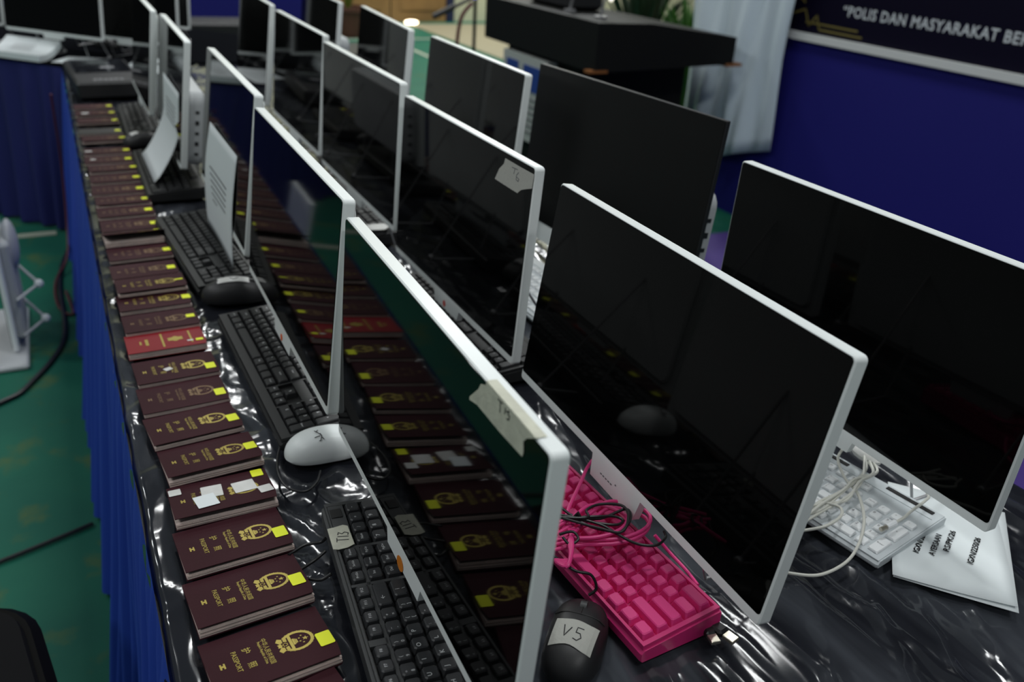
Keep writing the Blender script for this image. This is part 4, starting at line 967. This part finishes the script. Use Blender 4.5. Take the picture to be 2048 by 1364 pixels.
# ------------------------------------------------------------------ lectern and what stands round it
lc = thing('lectern', 'wide black wooden lectern with printed poster before the pale drape', 'lectern', (2.2, 2.92, 0))
LW, LD = 1.21, .815
b = MB()          # top box, lower toward the speaker side (+x)
prof = [(0, T+.040), (LD, T+.066), (LD, T+.194), (.30, T+.258), (0, T+.262)]
vs = [(x, y, z_) for y in (0, LW) for x, z_ in prof]; n = 5
b.add(vs, [(0, 1, 2, 3, 4), (9, 8, 7, 6, 5)]+[((i+1) % n, i, i+n, (i+1) % n+n) for i in range(n)]); obj('top_box', b, 'lectern', lc)
b = MB(); b.bbox((.38, LW/2+.015, (T+.04)/2), (.64, .80, T+.04), .006); obj('pedestal', b, 'lectern', lc)
for c_, d_ in (((.02, .02, T+.046), (.10, .05, .012)), ((LD+.005, .02, T+.062), (.10, .05, .014))): b = MB(); b.box(c_, d_); obj('wood_edge', b, 'wood', lc, label='bare orange-brown wood edge')
b = MB(); b.box((.030, .704, T-.205), (.060, .50, .44)); ps = obj('poster', b, 'posterw', lc, label='white poster with blue squares')
for k, (yy_, zz_) in enumerate(((.836, T-.090), (.613, T-.095))):
    q = MB(); q.box((-.001, yy_, zz_), (.004, .14+.045*k, .13)); obj('blue_square', q, 'posterb', ps)
q = MB()
for k in range(6): q.box((-.001, .70, T-.20-.035*k), (.004, .36-.03*(k % 3), .009))
obj('printed_lines', q, 'greyink', ps)
def gooseneck(label, x, y, z, h, lean):
    r = thing('microphone', label, 'microphone', (x, y, z)); b = MB(); b.cyl((0, 0), .03, 0, .012, 16); obj('base', b, 'steel', r)
    b = MB(); b.tube(spline([(0, 0, .012), (lean[0]*.3, lean[1]*.3, h*.6), (lean[0], lean[1], h)], 6), .006, 8); obj('gooseneck', b.mesh('gooseneck', True), 'steel', r)
    b = MB(); b.ball((lean[0], lean[1], h+.02), .022, 12, 8, (1, 1, 1.5)); obj('head', b.mesh('head', True), 'black', r)
    return r
def ztop(xx): return float(np.interp(xx, [0, .30, LD], [T+.262, T+.258, T+.194]))
gooseneck('grey gooseneck microphone leaning at the left of lectern top', 2.30, 3.36, ztop(.1), .22, (.03, -.16))
g2 = gooseneck('gooseneck microphone with bright metal collar on lectern top', 2.32, 3.10, ztop(.12), .20, (.05, -.06))
b = MB(); b.ball((.03, -.03, .10), .014, 10, 6, (1, 1, 1.6)); obj('collar', b.mesh('collar', True), 'glowwhite', g2)  # glow given to the metal collar in place of its highlight
b = MB(); b.bbox((0, 0, .05), (.20, .46, .10), .02); tag(obj('folder_box', b, 'black', None, (2.42, 3.62, ztop(.12)+.001)), 'low black box lying on the lectern top', 'box')
# microphone boom beside the lectern
st = thing('microphone_stand', 'black microphone boom stand reaching out left of the lectern', 'microphone stand', (2.28, 4.45, 0))
b = MB(); b.tube([(0, 0, .02), (0, 0, T+.30)], .011, 10); obj('pole', b, 'black', st)
for k in range(3): a = 2*PI*k/3+.4; q = MB(); q.tube([(0, 0, .18), (.28*math.cos(a), .28*math.sin(a), .012)], .009, 8); obj('leg', q, 'black', st)
b = MB(); b.tube([(-.26, 0, T+.115), (.35, 0, T+.37)], .010, 10); b.tube([(-.27, 0, T+.11), (-.14, 0, T+.165)], .017, 10); obj('boom', b, 'black', st)
b = MB(); b.ball((-.01, -.012, T+.235), .024, 10, 7); ind = obj('blue_clip', b.mesh('blue_clip', True), 'lampblue', st, label='blue glowing clip'); b = MB(); b.ball((.045, -.012, T+.255), .017, 10, 7); obj('white_clip', b.mesh('white_clip', True), 'glowwhite', st, label='white glowing clip')
b = MB(); b.tube(spline([(-.03, -.02, T+.19), (-.10, -.02, T+.10), (-.125, -.02, T-.10), (-.13, -.02, .3), (-.15, 0, .012)], 6), .012, 8); obj('hanging_cable', b.mesh('hanging_cable', True), 'cable_r', st)
# plants
def plant(label, x, y, pot, blades, h, spread, m, wdt=.018, name='potted_plant', z=0, bend=.5, seed=1, cat='plant'):
    r = random.Random(seed); root = thing(name, label, cat, (x, y, z))
    if pot:
        pr_, ph = pot; b = MB(); k = 20
        ring = lambda rr: [(rr*math.cos(2*PI*i/k), rr*math.sin(2*PI*i/k)) for i in range(k)]
        b.stack([(ring(pr_*.7), 0), (ring(pr_*.95), ph*.85), (ring(pr_*1.05), ph*.86), (ring(pr_*1.05), ph), (ring(pr_*.9), ph), (ring(pr_*.85), ph*.9)]); obj('pot', b.mesh('pot', True), 'terra', root)
        z0 = ph*.9
    else: z0 = 0
    for i in range(blades):
        a = r.uniform(0, 2*PI); L = h*r.uniform(.65, 1.1); sp = spread*r.uniform(.3, 1); n = 6; vs = []; fs = []
        tx, ty = -math.sin(a), math.cos(a)
        for k in range(n+1):
            t = k/n; rr = .02+sp*t**1.5; zz_ = z0+L*(t-bend*.5*t*t); wv = wdt*(1-t)**.6*(.4+1.2*min(1, t*3))
            px, py = rr*math.cos(a), rr*math.sin(a); vs += [(px+tx*wv/2, py+ty*wv/2, zz_), (px+.25*wv*math.cos(a), py+.25*wv*math.sin(a), zz_-.2*wv), (px-tx*wv/2, py-ty*wv/2, zz_)]
        for k in range(n): o = 3*k; fs += [(o, o+1, o+4, o+3), (o+1, o+2, o+5, o+4)]
        b = MB(); b.add(vs, fs); obj('leaf', b, m, root)
    return root
plant('green potted plant with upright blades behind the lectern beside the drape', 3.60, 4.02, (.13, .28), 80, .98, .26, 'leaf', .045, seed=3)
plant('dark leafy potted plant behind the lectern top', 3.66, 4.66, (.14, .30), 80, 1.05, .34, 'darkleaf', .06, seed=5)
plant('distant yellow-green palm in brown pot near the wooden door', 3.15, 9.95, (.22, .34), 60, 1.5, .55, 'palm', .07, seed=9)
for i, (x_, lb) in enumerate(((3.585, 'small warm floor lamp glowing left of the wooden door'), (4.32, 'small warm floor lamp glowing in front of the wooden door'))):
    r = thing('floor_lamp', lb, 'lamp', (x_, 10.95, 0)); b = MB(); b.cyl((0, 0), .07, 0, .012, 16); obj('base', b, 'black', r)
    b = MB(); b.ball((0, 0, .035), .05, 14, 8, (1.0+i*.9, 1, .55)); obj('bulb', b.mesh('bulb', True), 'lamp', r)
# dark things beyond the corner table
bt = thing('far_table', 'far dark table with blue skirt beyond the corner table', 'table', (1.25, 6.35, 0), -.1)
b = MB(); b.box((0, 0, T-.35), (1.9, .6, .03)); obj('table_top', b, 'black', bt)
b = MB()
rows = [[(-.95+1.9*i/90, -.31-.02*math.sin(i*.9), z_) for i in range(91)] for z_ in (T-.36, .01)]
b.grid(rows); obj('skirt', b.mesh('skirt', True), 'blue', bt)
for sx in (-1, 1): q = MB(); q.box((sx*.85, 0, (T-.37)/2), (.04, .04, T-.37)); obj('leg', q, 'steel', bt)
b = MB(); b.bbox((0, 0, .10), (.8, .34, .20), .02); tag(obj('equipment_case', b, 'black', None, (.98, 6.36, T-.335), (0, 0, -.1)), 'black equipment case standing on the far blue-skirted table', 'case')
b = MB(); b.box((0, 0, .75), (3.2, .05, 1.5)); tag(obj('partition_panel', b, 'board', None, (.55, 8.1, 0)), 'blue partition panel standing far behind the corner table', 'panel')
